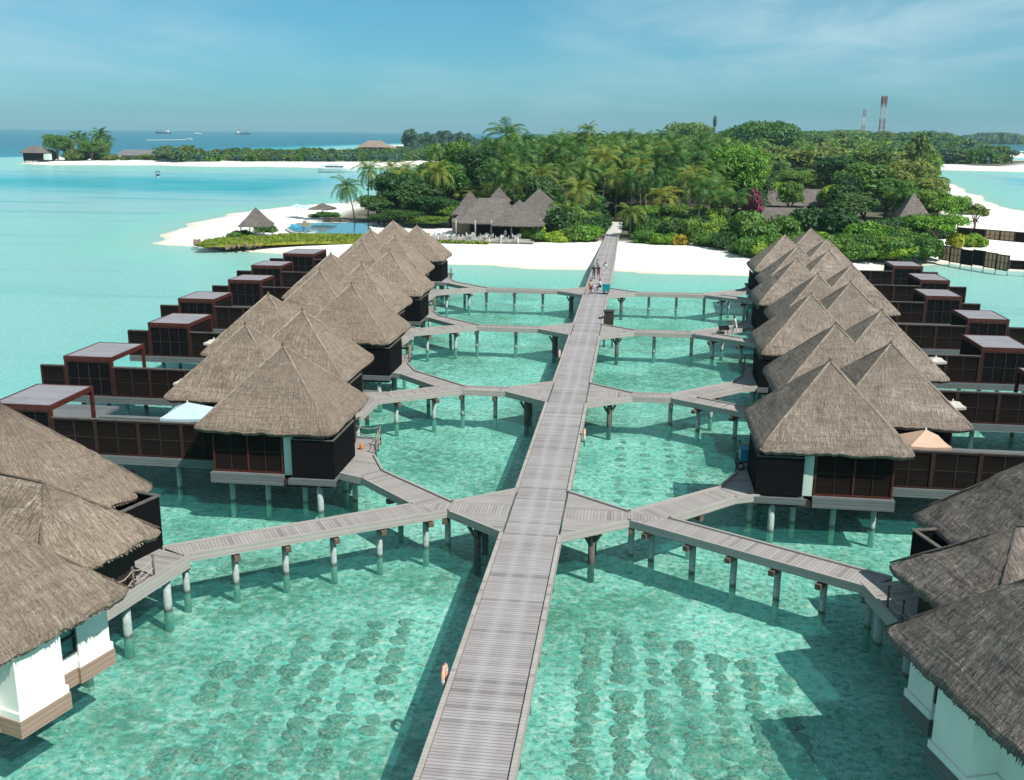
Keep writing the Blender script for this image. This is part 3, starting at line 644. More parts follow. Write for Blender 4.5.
def villa(idx, spec):
    side, ix, iy, ox, oy, pg = spec; k = idx % 7; sg = -1 if side == 'L' else 1
    V = empty('thatched_villa', (ix, iy, 0), 0,
        '%s twin-roofed %s stilt villa in the %s row' % (ordv[k], 'brown-thatched' if side == 'L' else 'grey-thatched', 'left' if side == 'L' else 'right'), 'stilt villa', 'twin-roofed thatched villas on stilts')
    near = k < 2; step = .22 if k < 1 else (.3 if k < 3 else .5); rings = 20 if k < 1 else (14 if k < 3 else 8)
    th = M['thatch_brown'] if side == 'L' else M['thatch_grey']
    rg = random.Random(idx*13+5)
    # inner frame: x positive = outward (away from jetty). sg maps to world
    def S(x): return sg*x
    def bx(mb, x0, x1, y0, y1, z0, z1): a, b = sorted((S(x0), S(x1))); mb.bx(a, b, y0, y1, z0, z1); return mb
    dx, dy = abs(ox-ix), oy-iy
    m = roof_mb(0, 0, 3.85, 3.8, 4.6, 8.4, 0, rg.uniform(-.012, .012), rings, step, .035, .35, idx*3+1, fringe=0)
    r1 = m.build('roof', th, V); hips(r1, 0, 0, 3.85, 3.8, 4.6, 8.4); m = tuft(MB(), 0, 0, 8.4, .17); m.build('ridge_tuft', th, r1)
    m = roof_mb(S(dx), dy, 3.9, 3.8, 4.55, 8.35, 0, rg.uniform(-.012, .012), rings, step, .035, .35, idx*3+2, fringe=0)
    r2 = m.build('roof', th, V); hips(r2, S(dx), dy, 3.9, 3.8, 4.55, 8.35); m = tuft(MB(), S(dx), dy, 8.35, .17); m.build('ridge_tuft', th, r2)
    # rooms
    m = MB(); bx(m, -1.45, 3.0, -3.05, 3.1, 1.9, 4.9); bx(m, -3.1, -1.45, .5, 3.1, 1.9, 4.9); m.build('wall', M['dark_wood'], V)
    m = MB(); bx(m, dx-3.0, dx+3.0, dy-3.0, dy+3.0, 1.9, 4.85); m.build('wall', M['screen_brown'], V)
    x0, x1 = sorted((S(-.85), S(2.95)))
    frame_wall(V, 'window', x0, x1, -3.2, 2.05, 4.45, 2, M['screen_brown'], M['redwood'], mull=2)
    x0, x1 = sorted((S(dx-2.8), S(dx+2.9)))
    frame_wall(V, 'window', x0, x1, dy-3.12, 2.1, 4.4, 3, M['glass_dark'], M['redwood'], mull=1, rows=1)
    m = MB(); bx(m, -1.47, -.96, -3.26, -3.1, 2.0, 4.45); m.build('pale_panel', M['mint_panel'], V)
    m = MB(); bx(m, -.95, 3.1, -3.55, -2.9, 1.48, 2.04); m.build('skirt_board', M['skirt_wood'], V)
    # open-topped black privacy screen by the entrance
    m = MB(); bx(m, -3.75, -1.5, -3.62, -3.55, 2.06, 4.12); m.build('privacy_screen', M['screen_black'], V)
    m = MB(); bx(m, -3.82, -3.75, -3.62, .35, 2.06, 4.12); m.build('privacy_screen', M['screen_black'], V)
    m = MB(); bx(m, -3.84, -1.5, -3.64, -3.53, 4.12, 4.17); bx(m, -3.84, -3.73, -3.53, .35, 4.12, 4.17); m.build('screen_cap', M['post_grey'], V)
    m = MB(); bx(m, -3.85, -1.4, -3.7, 4.2, 1.82, 1.995); m.build('deck', M['skirt_wood'], V)
    m = MB(); bx(m, -3.9, -1.3, -3.75, -3.70, 1.66, 2.0); m.build('skirt_board', M['skirt_wood'], V)
    if k < 3:
        m = MB(); m.box((S(-2.3), -2.6, 3.75), (1.3, .28, .3)); m.build('air_unit', M['white_paint'], V)
    # screened outer deck; dark teal box painted as shaded sea in its opening
    a0, a1 = sorted((abs(pg[0]-ix), abs(pg[1]-ix))); b0, b1 = pg[2]-iy, pg[3]-iy
    fe = a1+1.7; fy = b0+.04; py0 = max(1.6, fy+1.7)
    nb = max(1, round((a0-3.0)/2.6)); x0, x1 = sorted((S(a1+.02), S(fe)))
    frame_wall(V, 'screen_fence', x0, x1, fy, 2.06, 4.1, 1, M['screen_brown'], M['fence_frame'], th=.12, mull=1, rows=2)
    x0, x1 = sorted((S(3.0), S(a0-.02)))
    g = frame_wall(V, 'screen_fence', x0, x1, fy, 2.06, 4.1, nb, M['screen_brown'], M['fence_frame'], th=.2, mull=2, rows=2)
    m = MB(); bx(m, 3.0, a0-.02, fy-.09, fy+.09, 4.1, 4.16); bx(m, a1+.02, fe, fy-.09, fy+.09, 4.1, 4.16); m.build('top_rail', M['post_grey'], g)
    m = MB(); bx(m, 3.1, fe, fy-.2, fy+.15, 1.6, 2.06); m.build('skirt_board', M['skirt_wood'], V)
    m = MB(); bx(m, 3.1, fe, fy+.15, py0, 1.8, 1.97); bx(m, 3.1, 7.8, py0, 8.8, 1.8, 1.972); bx(m, 14.6, fe, py0, 8.4, 1.8, 1.974); m.build('sun_deck', M['skirt_wood'], V)
    m = MB(); bx(m, 7.8, 14.6, py0, 5.8, 1.2, 1.72); m.build('shaded_water_box', M['pool_water'], V)
    m = MB(); bx(m, 7.8, 14.6, 5.8, 6.3, 1.5, 2.0); bx(m, 7.8, 14.6, py0-.15, py0, 1.5, 2.0); m.build('opening_edge', M['skirt_wood'], V)
    m = MB(); bx(m, -3.7, 3.0, -3.5, 4.1, 1.45, 1.8); bx(m, 3.0, 8.6, fy+.2, 9.2, 1.45, 1.78); m.build('floor', M['dark_wood'], V)
    # pergola
    G = empty('pergola', (0, 0, 0)); G.parent = V
    m = MB(); bx(m, a0+.12, a1-.12, b0+.1, b1-.1, 4.70, 4.78); m.build('slatted_roof', M['grey_slats'], G)
    m = MB(); bx(m, a0, a1, b0-.02, b0+.12, 4.50, 4.80); bx(m, a0, a1, b1-.12, b1, 4.50, 4.80); bx(m, a0, a0+.12, b0+.12, b1-.12, 4.50, 4.80); bx(m, a1-.12, a1, b0+.12, b1-.12, 4.50, 4.80)
    m.build('roof_beam', M['redwood'], G)
    for xx in (a0+.1, a1-.1):
        for yy in (b0+.1, b1-.1):
            m = MB(); m.box((S(xx), yy, 3.27), (.19, .19, 2.5)); m.build('post', M['redwood'], G)
    x0, x1 = sorted((S(a0+.2), S(a1-.2)))
    frame_wall(G, 'screen', x0, x1, b0+.06, 2.05, 4.48, 2, M['screen_black'], M['fence_frame'], mull=2, rows=2, th=.07)
    m = MB(); bx(m, a1-.14, a1-.08, b0+.2, b1-.2, 2.05, 3.9); m.build('screen', M['screen_brown'], G)
    if k not in (0, 1):
        m = MB(); bx(m, a0+.08, a0+.14, b0+.2, b1-.2, 2.05, 4.48); m.build('screen', M['screen_brown'], G)
    m = MB(); bx(m, a0-.4, a1+.3, b0-.1, b1+.3, 1.8, 1.976); m.build('platform', M['skirt_wood'], G)
    # stilts
    pts = [(-2.9, -3.35), (-1.6, -2.0), (.4, -2.3), (2.4, -2.4), (6.2, fy+.7), (9.5, fy+.7), (13, fy+.7), (16.2, fy+.7), (-3.3, 0), (-3.2, 3.6), (1, 3.2), (a0+.3, b1), (a1-.3, b1)]
    for i, (x, y) in enumerate(pts):
        m = MB(); m.tube([(S(x), y, -1.4), (S(x), y, 1.8)], .15 if i else .17, 10); m.build('stilt', M['stilt'], V)
    return V
for i, s in enumerate(VL): villa(i, s)

plain('canvas_faded', (.5, .47, .42), .9, .06)
# square parasols on the villa decks
def parasol(x, y, z, r, mat, label, name='square_parasol', sides=4, group=None, rz=0.0, cat='parasol', hh=.62):
    U = empty(name, (x, y, 1.97), rz, label, cat, group)
    m = MB(); n = sides*4; h = hh; b = []
    for t_ in (0.02, .35, .7, 1.0):
        row = []
        for k in range(n):
            s = k/n*sides; a = PI/sides+2*PI*int(s)/sides; f = s-int(s); a2 = a+2*PI/sides
            px, py = math.cos(a)*(1-f)+math.cos(a2)*f, math.sin(a)*(1-f)+math.sin(a2)*f
            rr = r*1.3*t_; sagz = -.05*math.sin(PI*f)*t_
            row.append((px*rr, py*rr, z-1.97+h*(1-t_)+sagz))
        b.append(len(m.v)); m.v += row
    for i in range(3):
        for k in range(n): j = (k+1) % n; m.face((b[i]+k, b[i]+j, b[i+1]+j, b[i+1]+k)[::-1], None)
    e = len(m.v); m.v += [(x_, y_, z_-.16) for x_, y_, z_ in row]
    for k in range(n): j = (k+1) % n; m.face((b[3]+k, b[3]+j, e+j, e+k)[::-1], None)
    m.build('canopy', mat, U); m = MB(); m.tube([(0, 0, 0), (0, 0, z-1.97+h+.1)], .04, 8); m.build('pole', M['pale_metal'], U)
    return U
p = at(188, 411, 4.35); parasol(p.x, p.y, 4.25, 1.3, M['canvas_blue'], 'pale blue square parasol open beside the nearest left villa', rz=.1)
p = at(925, 438, 4.35); parasol(p.x, p.y, 4.2, 1.15, M['canvas_beige'], 'peach beige square parasol behind the fence of the nearest right villa', rz=.05)
gp = 'white square parasols tucked between villas'
for (px, py, lb) in ((186, 378, 'white square parasol beside the second left villa roof'), (214, 339, 'white square parasol beside the third left villa roof'),
                     (953, 401, 'white square parasol edge-on beside the second right villa roof'), (936, 357, 'white square parasol beside the third right villa roof')):
    p = at(px, py, 4.2); parasol(p.x, p.y, 4.0, .68, M['canvas_faded'], lb, rz=.03, group=gp, hh=.22)
for (px, py, s_) in ((262, 402, 'left')[:3], (912, 481, 'right')[:3]): pass
# white loungers on decks
def lounger(x, y, z, rz, mat, label, group=None):
    L = empty('sun_lounger', (x, y, z), rz, label, 'sun lounger', group)
    m = MB(); m.bx(-.33, .33, -.95, .35, .28, .38); m.beam((0, .35, .33), (0, .95, .72), .66, .09); m.build('mattress', mat, L)
    for a in (-.28, .28):
        for b in (-.85, .3): m = MB(); m.bx(a-.03, a+.03, b-.03, b+.03, 0, .28); m.build('leg', M['pale_metal'], L)
    return L
lounger(-27.2, 52.1, 1.98, PI/2, M['canvas_white'], 'white sun lounger on the deck left of the pale blue parasol')
lounger(18.9, 53.6, 1.98, -PI/2, M['canvas_white'], 'white sun lounger on the deck right of the peach parasol')

# ------------------------------------------------------------------ the two big foreground villas
def front_villa(side):
    sg = -1 if side == 'L' else 1; th = M['thatch_brown'] if sg < 0 else M['thatch_dark']
    if sg < 0: base, lb = (-22.45, 27.5), 'large brown-thatched villa with white walls cut by the left frame edge'
    else: base, lb = (13.85, 28.2), 'large dark-thatched villa with white walls cut by the right frame edge'
    V = empty('thatched_villa', (*base, 0), R(-17)*(-sg), lb, 'stilt villa', 'large white-walled villas on stilts')
    def X(v): return v*-sg
    def bx(mb, x0, x1, y0, y1, z0, z1): a, b = sorted((X(x0), X(x1))); mb.bx(a, b, y0, y1, z0, z1); return mb
    tx, ty = (-6.6, 8.5) if sg < 0 else (-6.4, 9.3)
    for (x, y, hx, hy, ze, za, rx, rg, st, sd_) in ((0, 0, 4.35, 4.35, 4.35, 8.7, 0, 34, .13, 51), (-3.0, 5.9, 4.5, 3.1, 4.35, 6.85, 1.6, 26, .15, 61), (tx, ty, 4.2, 4.2, 4.4, 8.75, 0, 30, .15, 71)):
        r = roof_mb(X(x), y, hx, hy, ze, za, rx, 0, rg, st, .055, .5, sd_+sg); r1 = r.build('roof', th, V); hips(r1, X(x), y, hx, hy, ze, za, rx, 'thatch_brown' if sg < 0 else 'thatch_dark', .05)
        if not rx: m = tuft(MB(), X(x), y, za-.05, .2); m.build('ridge_tuft', th, r1)
    wn, b2 = (3.1, 3.22) if sg < 0 else (3.1, 3.22)
    lx, ly = (.49, -.74) if sg < 0 else (.6, -.1)
    front = [(-3.7, -3.8), (3.15, -3.8), (3.15, -.5), (4.1, -.5), (4.1, 1.3), (wn, 1.3), (wn, 2.72), (b2, 2.72), (b2, 4.1), (-3.7, 4.1)]
    def rp(pts): return [(X(x), y) for x, y in pts]
    def grow(pts, d):
        out = []; n = len(pts)
        for i in range(n):
            p0, p1, p2 = pts[i-1], pts[i], pts[(i+1) % n]
            e1 = Vector((p1[0]-p0[0], p1[1]-p0[1])).normalized(); e2 = Vector((p2[0]-p1[0], p2[1]-p1[1])).normalized()
            out.append((p1[0]+(e1.y+e2.y)*d, p1[1]-(e1.x+e2.x)*d))
        return out
    m = MB(); m.prism(rp(front), 2.1, 4.32); m.build('wall', M['white_plaster'], V)
    m = MB(); m.prism(rp([(-3.2, -3.2), (3.0, -3.2), (3.0, 3.2), (-3.2, 3.2)]), 4.32, 5.0); m.build('wall', M['dark_wood'], V)
    m = MB(); m.prism(rp(grow(front, .07)), 1.84, 2.1); m.build('plinth', M['white_plaster'], V)
    m = MB(); m.prism(rp(grow(front, .10)), 1.25, 1.84); m.build('skirt_board', M['warm_wood'] if sg < 0 else M['skirt_wood'], V)
    g = MB(); bx(g, wn-.1, wn+.05, 1.9, 2.66, 2.45, 4.3); g = g.build('window', M['glass_teal'], V)
    f = MB()
    for zz in (2.5, 3.1, 3.7, 4.25): bx(f, wn+.06, wn+.11, 1.88, 2.68, zz-.04, zz+.04)
    for yy in (1.92, 2.63): bx(f, wn+.055, wn+.115, yy-.04, yy+.04, 2.45, 4.3)
    f.build('frame', M['black_metal'], g)
    if sg > 0:
        g = MB(); bx(g, .4, 2.6, -3.86, -3.81, 2.6, 4.3); g = g.build('window', M['glass_teal'], V); f = MB()
        for xx in (.4, 1.5, 2.6): bx(f, xx-.04, xx+.04, -3.92, -3.87, 2.55, 4.35)
        for zz in (2.6, 3.5, 4.3): bx(f, .4, 2.6, -3.91, -3.868, zz-.04, zz+.04)
        f.build('frame', M['black_metal'], g)
    m = MB(); bx(m, -6.8, .3, 3.55, 8.4, 1.9, 4.9); m.build('wall', M['dark_wood'], V)
    m = MB(); bx(m, -10, -3.5, 8.45, 12.6, 1.9, 4.9); m.build('wall', M['screen_brown'], V)
    m = MB(); bx(m, -10, -1.7, 3.55, 12.0, 1.5, 1.85); m.build('floor', M['dark_wood'], V)
    m = MB(); bx(m, -3.45, -1.3, 11.5, 11.58, 2.05, 4.4); m.build('privacy_screen', M['screen_black'], V)
    m = MB(); bx(m, -1.3, -1.22, 8.8, 11.58, 2.05, 4.4); m.build('privacy_screen', M['screen_black'], V)
    m = MB(); bx(m, -1.35, -1.17, 8.75, 11.63, 4.4, 4.46); bx(m, -3.45, -1.36, 11.45, 11.63, 4.4, 4.46); m.build('screen_cap', M['post_grey'], V)
    pts = [(x+lx, y+ly) for x, y in ((.0, 11.95), (-1.75, 12.1), (-3.4, 11.9), (-3.4, 5.0), (.5, 4.2), (.55, 6.3))]
    m = MB(); m.prism(rp(pts), 1.86, 2.003, .1); m.build('landing_deck', M['walk_boards'], V)
    m = MB(); kerb_run(m, rp([pts[0], pts[5], pts[4]]), 1, 1.5, 2.12, .1); m.build('kerb', M['pale_wood'], V)
    railing(V, rp([(.0+.55*f-.08+lx, 11.95+ly-5.65*f) for f in (.38, .6, .8, .98)]))
    for x, y in ((-.2+lx, 10.75+ly), (-.05+lx, 8.3+ly), (.1+lx, 6.0+ly), (.9, 2.4), (.7, -.2), (.7, -3.0), (0, -3.3), (0, 0), (-4, 12)):
        m = MB(); m.tube([(X(x), y, -1.4), (X(x), y, 1.84)], .19, 12); m.build('stilt', M['stilt'], V)
    return V
front_villa('L'); front_villa('R')

# ------------------------------------------------------------------ things on the jetty
def life_ring(x, y, z, lb):
    T = empty('life_ring', (x, y, z), 0, lb, 'life ring', 'life rings hung on the jetty edge')
    m = MB(); n = 24; q = 8; R0, r0 = .31, .085
    for i in range(n):
        a = 2*PI*i/n
        for k in range(q):
            b = 2*PI*k/q; m.v.append((math.cos(b)*r0*.8, (R0+math.sin(b)*r0)*math.cos(a), (R0+math.sin(b)*r0)*math.sin(a)))
    for i in range(n):
        for k in range(q): m.face((i*q+k, i*q+(k+1) % q, ((i+1) % n)*q+(k+1) % q, ((i+1) % n)*q+k), None, 1 if (i//3) % 4 == 0 else 0, True)
    m.build('ring', [M['ring_pink'], M['white_paint']], T)
    s = 1 if x > JC else -1
    m = MB(); m.tube([(0, 0, -.75), (0, 0, .45)], .035, 8); m.beam((0, 0, -.45), (-s*.22, 0, -.45), .06, .06); m.build('bracket', M['post_grey'], T)
life_ring(JX0-.28, 30.1, 2.0, 'salmon life ring hung on the left jetty edge in the foreground')
life_ring(JX1+.28, 58.4, 2.1, 'salmon life ring hung on the right jetty edge beyond the nearest fork')
life_ring(JX0-.28, 80.8, 2.1, 'salmon life ring hung on the left jetty edge between second and third forks')
life_ring(JX1+.2, 98.8, 2.1, 'salmon life ring hung beside the dark timber enclosure')
T = empty('timber_enclosure', (-2.35, 98.2, 0), 0, 'tall dark brown boarded enclosure beside the right edge of the jetty', 'enclosure')
m = MB(); m.bx(-.46, .46, -.5, .5, .95, 2.75); m.build('boarding', M['brown_box'], T); m = MB(); m.bx(-.5, .5, -.54, .54, 2.75, 2.82); m.build('lid', M['dark_wood'], T)
for a in (-.4, .4): m = MB(); m.tube([(a, .3, -1.9), (a, .3, .95)], .1, 8); m.build('post', M['post_grey'], T)

# ------------------------------------------------------------------ people
def skin_body(name, verts, edges, rads, mat, par, sub=1):
    me = bpy.data.meshes.new(name); me.from_pydata([tuple(v) for v in verts], edges, []); o = bpy.data.objects.new(name, me); COL.objects.link(o)
    md = o.modifiers.new('s', 'SKIN'); lay = me.skin_vertices[0].data
    for i, r in enumerate(rads): lay[i].radius = (r, r) if not isinstance(r, tuple) else r
    lay[0].use_root = True
    if sub: s = o.modifiers.new('u', 'SUBSURF'); s.levels = sub; s.render_levels = sub
    dg = bpy.context.evaluated_depsgraph_get(); nm = bpy.data.meshes.new_from_object(o.evaluated_get(dg)); 
    bpy.data.objects.remove(o); nm.name = name; nm.materials.clear(); nm.materials.append(mat)
    for p_ in nm.polygons: p_.use_smooth = True
    o2 = bpy.data.objects.new(name, nm); COL.objects.link(o2); o2.parent = par; return o2
def person(x, y, z, rz, label, top, bottom, arms='down', stride=.18, lean=0.0, long_legs=True, h=1.72, seated=False, cap=None, group='people on the jetty'):
    P0 = empty('person', (x, y, z), rz, label, 'person', group); k = h/1.72
    hipz = .92 if not seated else .95
    def ln(v): # lean forward about the hips (towards +y)
        vx, vy, vz = v; dz = vz-hipz
        if dz <= 0: return (vx*k, vy*k, vz*k)
        return (vx*k, (vy+dz*math.sin(lean))*k, (hipz+dz*math.cos(lean))*k)
    v = [(0, 0, hipz), (0, 0, 1.12), (0, .01, 1.32), (0, .0, 1.45), (0, .01, 1.53), (0, .02, 1.60), (0, .025, 1.67)]
    r = [.13, .125, .145, .075, .052, .092, .075]; e = [(0, 1), (1, 2), (2, 3), (3, 4), (4, 5), (5, 6)]
    nose = len(v); v.append((0, .125, 1.585)); r.append(.014); e.append((5, nose))
    for s in (-1, 1):
        v.append((s*.095, .0, 1.60)); r.append(.018); e.append((5, len(v)-1))
    legs = []
    for s in (-1, 1):
        b = len(v); f = stride*s
        if seated: pts = [(s*.09, .02, hipz-.06), (s*.12, .38, hipz-.14-(.1 if s > 0 else 0)), (s*.12, .34, hipz-.52-(.1 if s > 0 else 0)), (s*.12, .46, hipz-.56-(.1 if s > 0 else 0))]
        else: pts = [(s*.09, 0, .88), (s*.10, f*.55+.03, .50), (s*.10, f-.02, .085), (s*.10, f+.13, .035)]
        v += pts; r += [.085, .058, .04, .035]; e += [(0, b), (b, b+1), (b+1, b+2), (b+2, b+3)]; legs.append(b)
    armb = []
    for s in (-1, 1):
        b = len(v)
        if arms == 'down': pts = [(s*.185, 0, 1.40), (s*.235, -.02-.06*s, 1.13), (s*.24, .08-.08*s, .90)]
        elif arms == 'fwd': pts = [(s*.185, 0, 1.40), (s*.23, .10, 1.17), (s*.19, .36, 1.10)]
        elif arms == 'up': pts = [(s*.185, 0, 1.40), (s*.30, .10, 1.25), (s*.12, .16, 1.52)] if s > 0 else [(s*.185, 0, 1.40), (s*.235, -.02, 1.13), (s*.22, .12, .94)]
        v += pts; r += [.052, .04, .026]; e += [(2, b), (b, b+1), (b+1, b+2)]; armb.append(b)
        d = (Vector(pts[2])-Vector(pts[1])).normalized(); hb = len(v); pc = Vector(pts[2])+d*.07; v.append(tuple(pc)); r.append((.034, .02)); e.append((b+2, hb))
        side = Vector((0, 1, 0)) if abs(d.y) < .8 else Vector((1, 0, 0)); side = (side-d*side.dot(d)).normalized(); inw = Vector((-s, 0, 0))
        for q, (of, L) in enumerate(((-.028, .062), (-.01, .078), (.01, .074), (.028, .056))):
            b1 = pc+d*.03+side*of; b2 = b1+d*L*.55+inw*.006; b3 = b2+d*L*.4+inw*.02; i0 = len(v); v += [tuple(b1), tuple(b2), tuple(b3)]; r += [.010, .009, .008]; e += [(hb, i0), (i0, i0+1), (i0+1, i0+2)]
        t1 = pc-d*.02+side*.038; t2 = t1+d*.035+side*.018; i0 = len(v); v += [tuple(t1), tuple(t2)]; r += [.011, .009]; e += [(hb, i0), (i0, i0+1)]
    vv = [ln(q) for q in v]; rr = [tuple(a*k for a in q) if isinstance(q, tuple) else q*k for q in r]
    skin_body('body', vv, e, rr, M['skin_tan'], P0)
    # clothes: slightly larger shells that follow the same joints
    tv = [ln(q) for q in ((0, 0, hipz-.02), (0, 0, 1.12), (0, .01, 1.33), (0, 0, 1.44))]; te = [(0, 1), (1, 2), (2, 3)]; tr = [.155, .148, .168, .085]
    for b in armb:
        i0 = len(tv); a0, a1 = Vector(vv[b]), Vector(vv[b+1]); tv += [tuple(a0), tuple(a0.lerp(a1, .75))]; tr += [.068, .058]; te += [(2, i0), (i0, i0+1)]
    skin_body('shirt', tv, te, [q*k for q in tr], top, P0)
    tv = [vv[0]]; te = []; tr = [.15]
    for b in legs:
        i0 = len(tv); a = [Vector(vv[b+q]) for q in range(3)]
        seg = [a[0], a[1]]+([a[2].lerp(a[1], .12)] if long_legs else []); tv += [tuple(q) for q in seg]; tr += [.1, .074, .056][:len(seg)]; te += [(0, i0)]+[(i0+q, i0+q+1) for q in range(len(seg)-1)]
    skin_body('trousers' if long_legs else 'shorts', tv, te, [q*k for q in tr], bottom, P0)
    m = MB(); hd = Vector(vv[5]); m.lathe([(.02, .105), (.075, .085), (.102, .03), (.1, -.03), (.085, -.07)], (hd.x, hd.y-.02, hd.z+.02), 14); m.build('hair', cap or M['hair_black'], P0)
    return P0
p = at(593.6, 278.5, 2); person(p.x, p.y, 2, PI, 'person in dark top and grey trousers walking left of the pair beyond the bicycle', M['cloth_black'], M['cloth_grey'])
p = at(598.2, 279, 2); person(p.x, p.y, 2, PI, 'taller person in black shirt and dark shorts in the middle of the walking group', M['cloth_black'], M['cloth_red'], 'fwd', long_legs=False, h=1.8)
p = at(605.2, 275.5, 2); person(p.x, p.y, 2, PI*.85, 'person in white raising one hand by the right jetty edge', M['cloth_white'], M['cloth_white'], 'up')
p = at(590.4, 294.6, 2); person(p.x, p.y, 2, 0, 'person in light top and dark red shorts walking left of the cargo tricycle', M['canvas_beige'], M['cloth_red'], long_legs=False)
p = at(592.0, 266.5, 2); person(JX0+.55, 136.5, 2, 1.2, 'person in orange-brown top sitting at the left kerb of the jetty', M['house_tan'], M['cloth_grey'], 'fwd', h=1.1)
# cargo tricycle, side on across the jetty
p = at(600.5, 294.0, 2); BC = empty('cargo_tricycle', (p.x-.1, p.y+.1, 2.0), 0, 'white-framed cargo tricycle with a teal box standing across the jetty', 'tricycle')
def wheel(par, x, y, z, r, nm='wheel'):
    m = MB(); n = 24
    for i in range(n):
        a = 2*PI*i/n
        for kx, ky in ((r, -.03), (r, .03), (r-.06, .03), (r-.06, -.03)): m.v.append((x+kx*math.cos(a), y+ky, z+kx*math.sin(a)))
    for i in range(n):
        j = (i+1) % n
        for q in range(4): m.face((i*4+q, i*4+(q+1) % 4, j*4+(q+1) % 4, j*4+q), None)
    ty = m.build(nm, M['rubber'], par)
    m = MB()
    for i in range(8): a = PI*i/8; m.tube([(x+(r-.06)*math.cos(a), y, z+(r-.06)*math.sin(a)), (x-(r-.06)*math.cos(a), y, z-(r-.06)*math.sin(a))], .008, 4)
    m.build('spoke', M['pale_metal'], ty)
wheel(BC, -.85, 0, .34, .34); wheel(BC, .72, -.32, .30, .30); wheel(BC, .72, .32, .30, .30)
m = MB(); m.tube([(-.85, 0, .34), (-.62, 0, .95), (-.58, 0, 1.12)], .03, 6); m.tube([(-.63, 0, .9), (-.25, 0, .42), (.05, 0, .95)], .03, 6); m.tube([(-.63, 0, .88), (0, 0, .8)], .028, 6); m.tube([(-.25, 0, .42), (.72, 0, .30)], .028, 6); m.tube([(.72, -.34, .3), (.72, .34, .3)], .028, 6)
m.build('frame', M['white_paint'], BC); m = MB(); m.tube([(-.5, -.28, 1.18), (-.58, -.1, 1.12), (-.58, .1, 1.12), (-.5, .28, 1.18)], .022, 6); m.build('handlebar', M['black_metal'], BC)
m = MB(); m.bx(-.1, .16, -.1, .1, .95, 1.02); m.build('saddle', M['black_metal'], BC)
m = MB(); m.bx(.30, 1.14, -.36, .36, .42, 1.06); cb_ = m.build('cargo_box', M['teal_box'], BC); m = MB(); m.bx(.27, 1.17, -.39, .39, 1.062, 1.11); m.build('lid', M['teal_box'], cb_)
P_b = person(p.x-.05, p.y+.1, 2.0, PI/2, 'person in white shirt riding the teal cargo tricycle', M['cloth_white'], M['cloth_black'], 'fwd', seated=True, lean=.1)
# person with a wheelbarrow on the third right walkway and blue trolley at the first
p = at(735.0, 334.0, 2); person(p.x, p.y, 2, PI*.55, 'person in white shirt pushing a wheelbarrow on the third right walkway', M['cloth_white'], M['cloth_white'], 'fwd', .25, .25, group='people on the jetty')
WB = empty('wheelbarrow', (p.x-.95, p.y-.12, 2.0), 0, 'dark wheelbarrow pushed along the third right walkway', 'wheelbarrow')
m = MB(); m.prism([(-.5, -.2), (.35, -.32), (.35, .32), (-.5, .2)], .42, .47); m.beam((-.5, -.22, .55), (.35, -.34, .62), .03, .26); m.beam((-.5, .22, .55), (.35, .34, .62), .03, .26); m.beam((-.55, -.22, .6), (-.55, .22, .6), .03, .3); m.build('tray', M['black_metal'], WB)
m = MB(); m.tube([(-.5, -.1, .3), (.4, -.25, .45), (.95, -.27, .8)], .02, 6); m.tube([(-.5, .1, .3), (.4, .25, .45), (.95, .27, .8)], .02, 6); m.build('handle', M['black_metal'], WB); wheel(WB, -.5, 0, .19, .19)
for b in (-.2, .2): m = MB(); m.beam((.25, b, .42), (.3, b, 0), .03, .03); m.build('leg', M['black_metal'], WB)
p = at(747.5, 468, 2); TR = empty('trolley', (p.x, p.y, 2.0), .05, 'bright blue lidded trolley cart on the landing beside the nearest right villa', 'trolley')
m = MB(); m.bx(-.47, .47, -.35, .35, .48, 1.12); bd = m.build('cart_body', M['blue_box'], TR); m = MB(); m.bx(-.5, .5, -.38, .38, 1.122, 1.17); m.build('lid', M['blue_box'], bd)
m = MB(); m.bx(-.5, .5, -.37, .37, .42, .475); m.tube([(.45, -.3, .45), (.62, -.3, 1.0), (.62, .3, 1.0), (.45, .3, .45)], .02, 6); m.build('frame', M['black_metal'], TR)
m = MB(); 
for a in (-.45, .4): 
    for b in (-.34, .34): m.tube([(a, b, .44), (a, b, .1)], .025, 6)
m.build('leg', M['black_metal'], TR)
TW = empty('x', (0, 0, 0)); bpy.data.objects.remove(TW)
wheel(TR, -.45, -.4, .22, .22); wheel(TR, -.45, .4, .22, .22)
p = at(355.5, 449, 2); T = MB(); T.lathe([(.02, .36), (.07, .35), (.10, .27), (.11, .10), (.08, .0), (.02, 0)], (0, 0, 0), 14); o = T.build('clay_pot', M['orange_fruit'], None, (p.x+.35, p.y, 2.0)); tag(o, 'small orange clay pot by the black screen of the nearest left villa', 'pot')
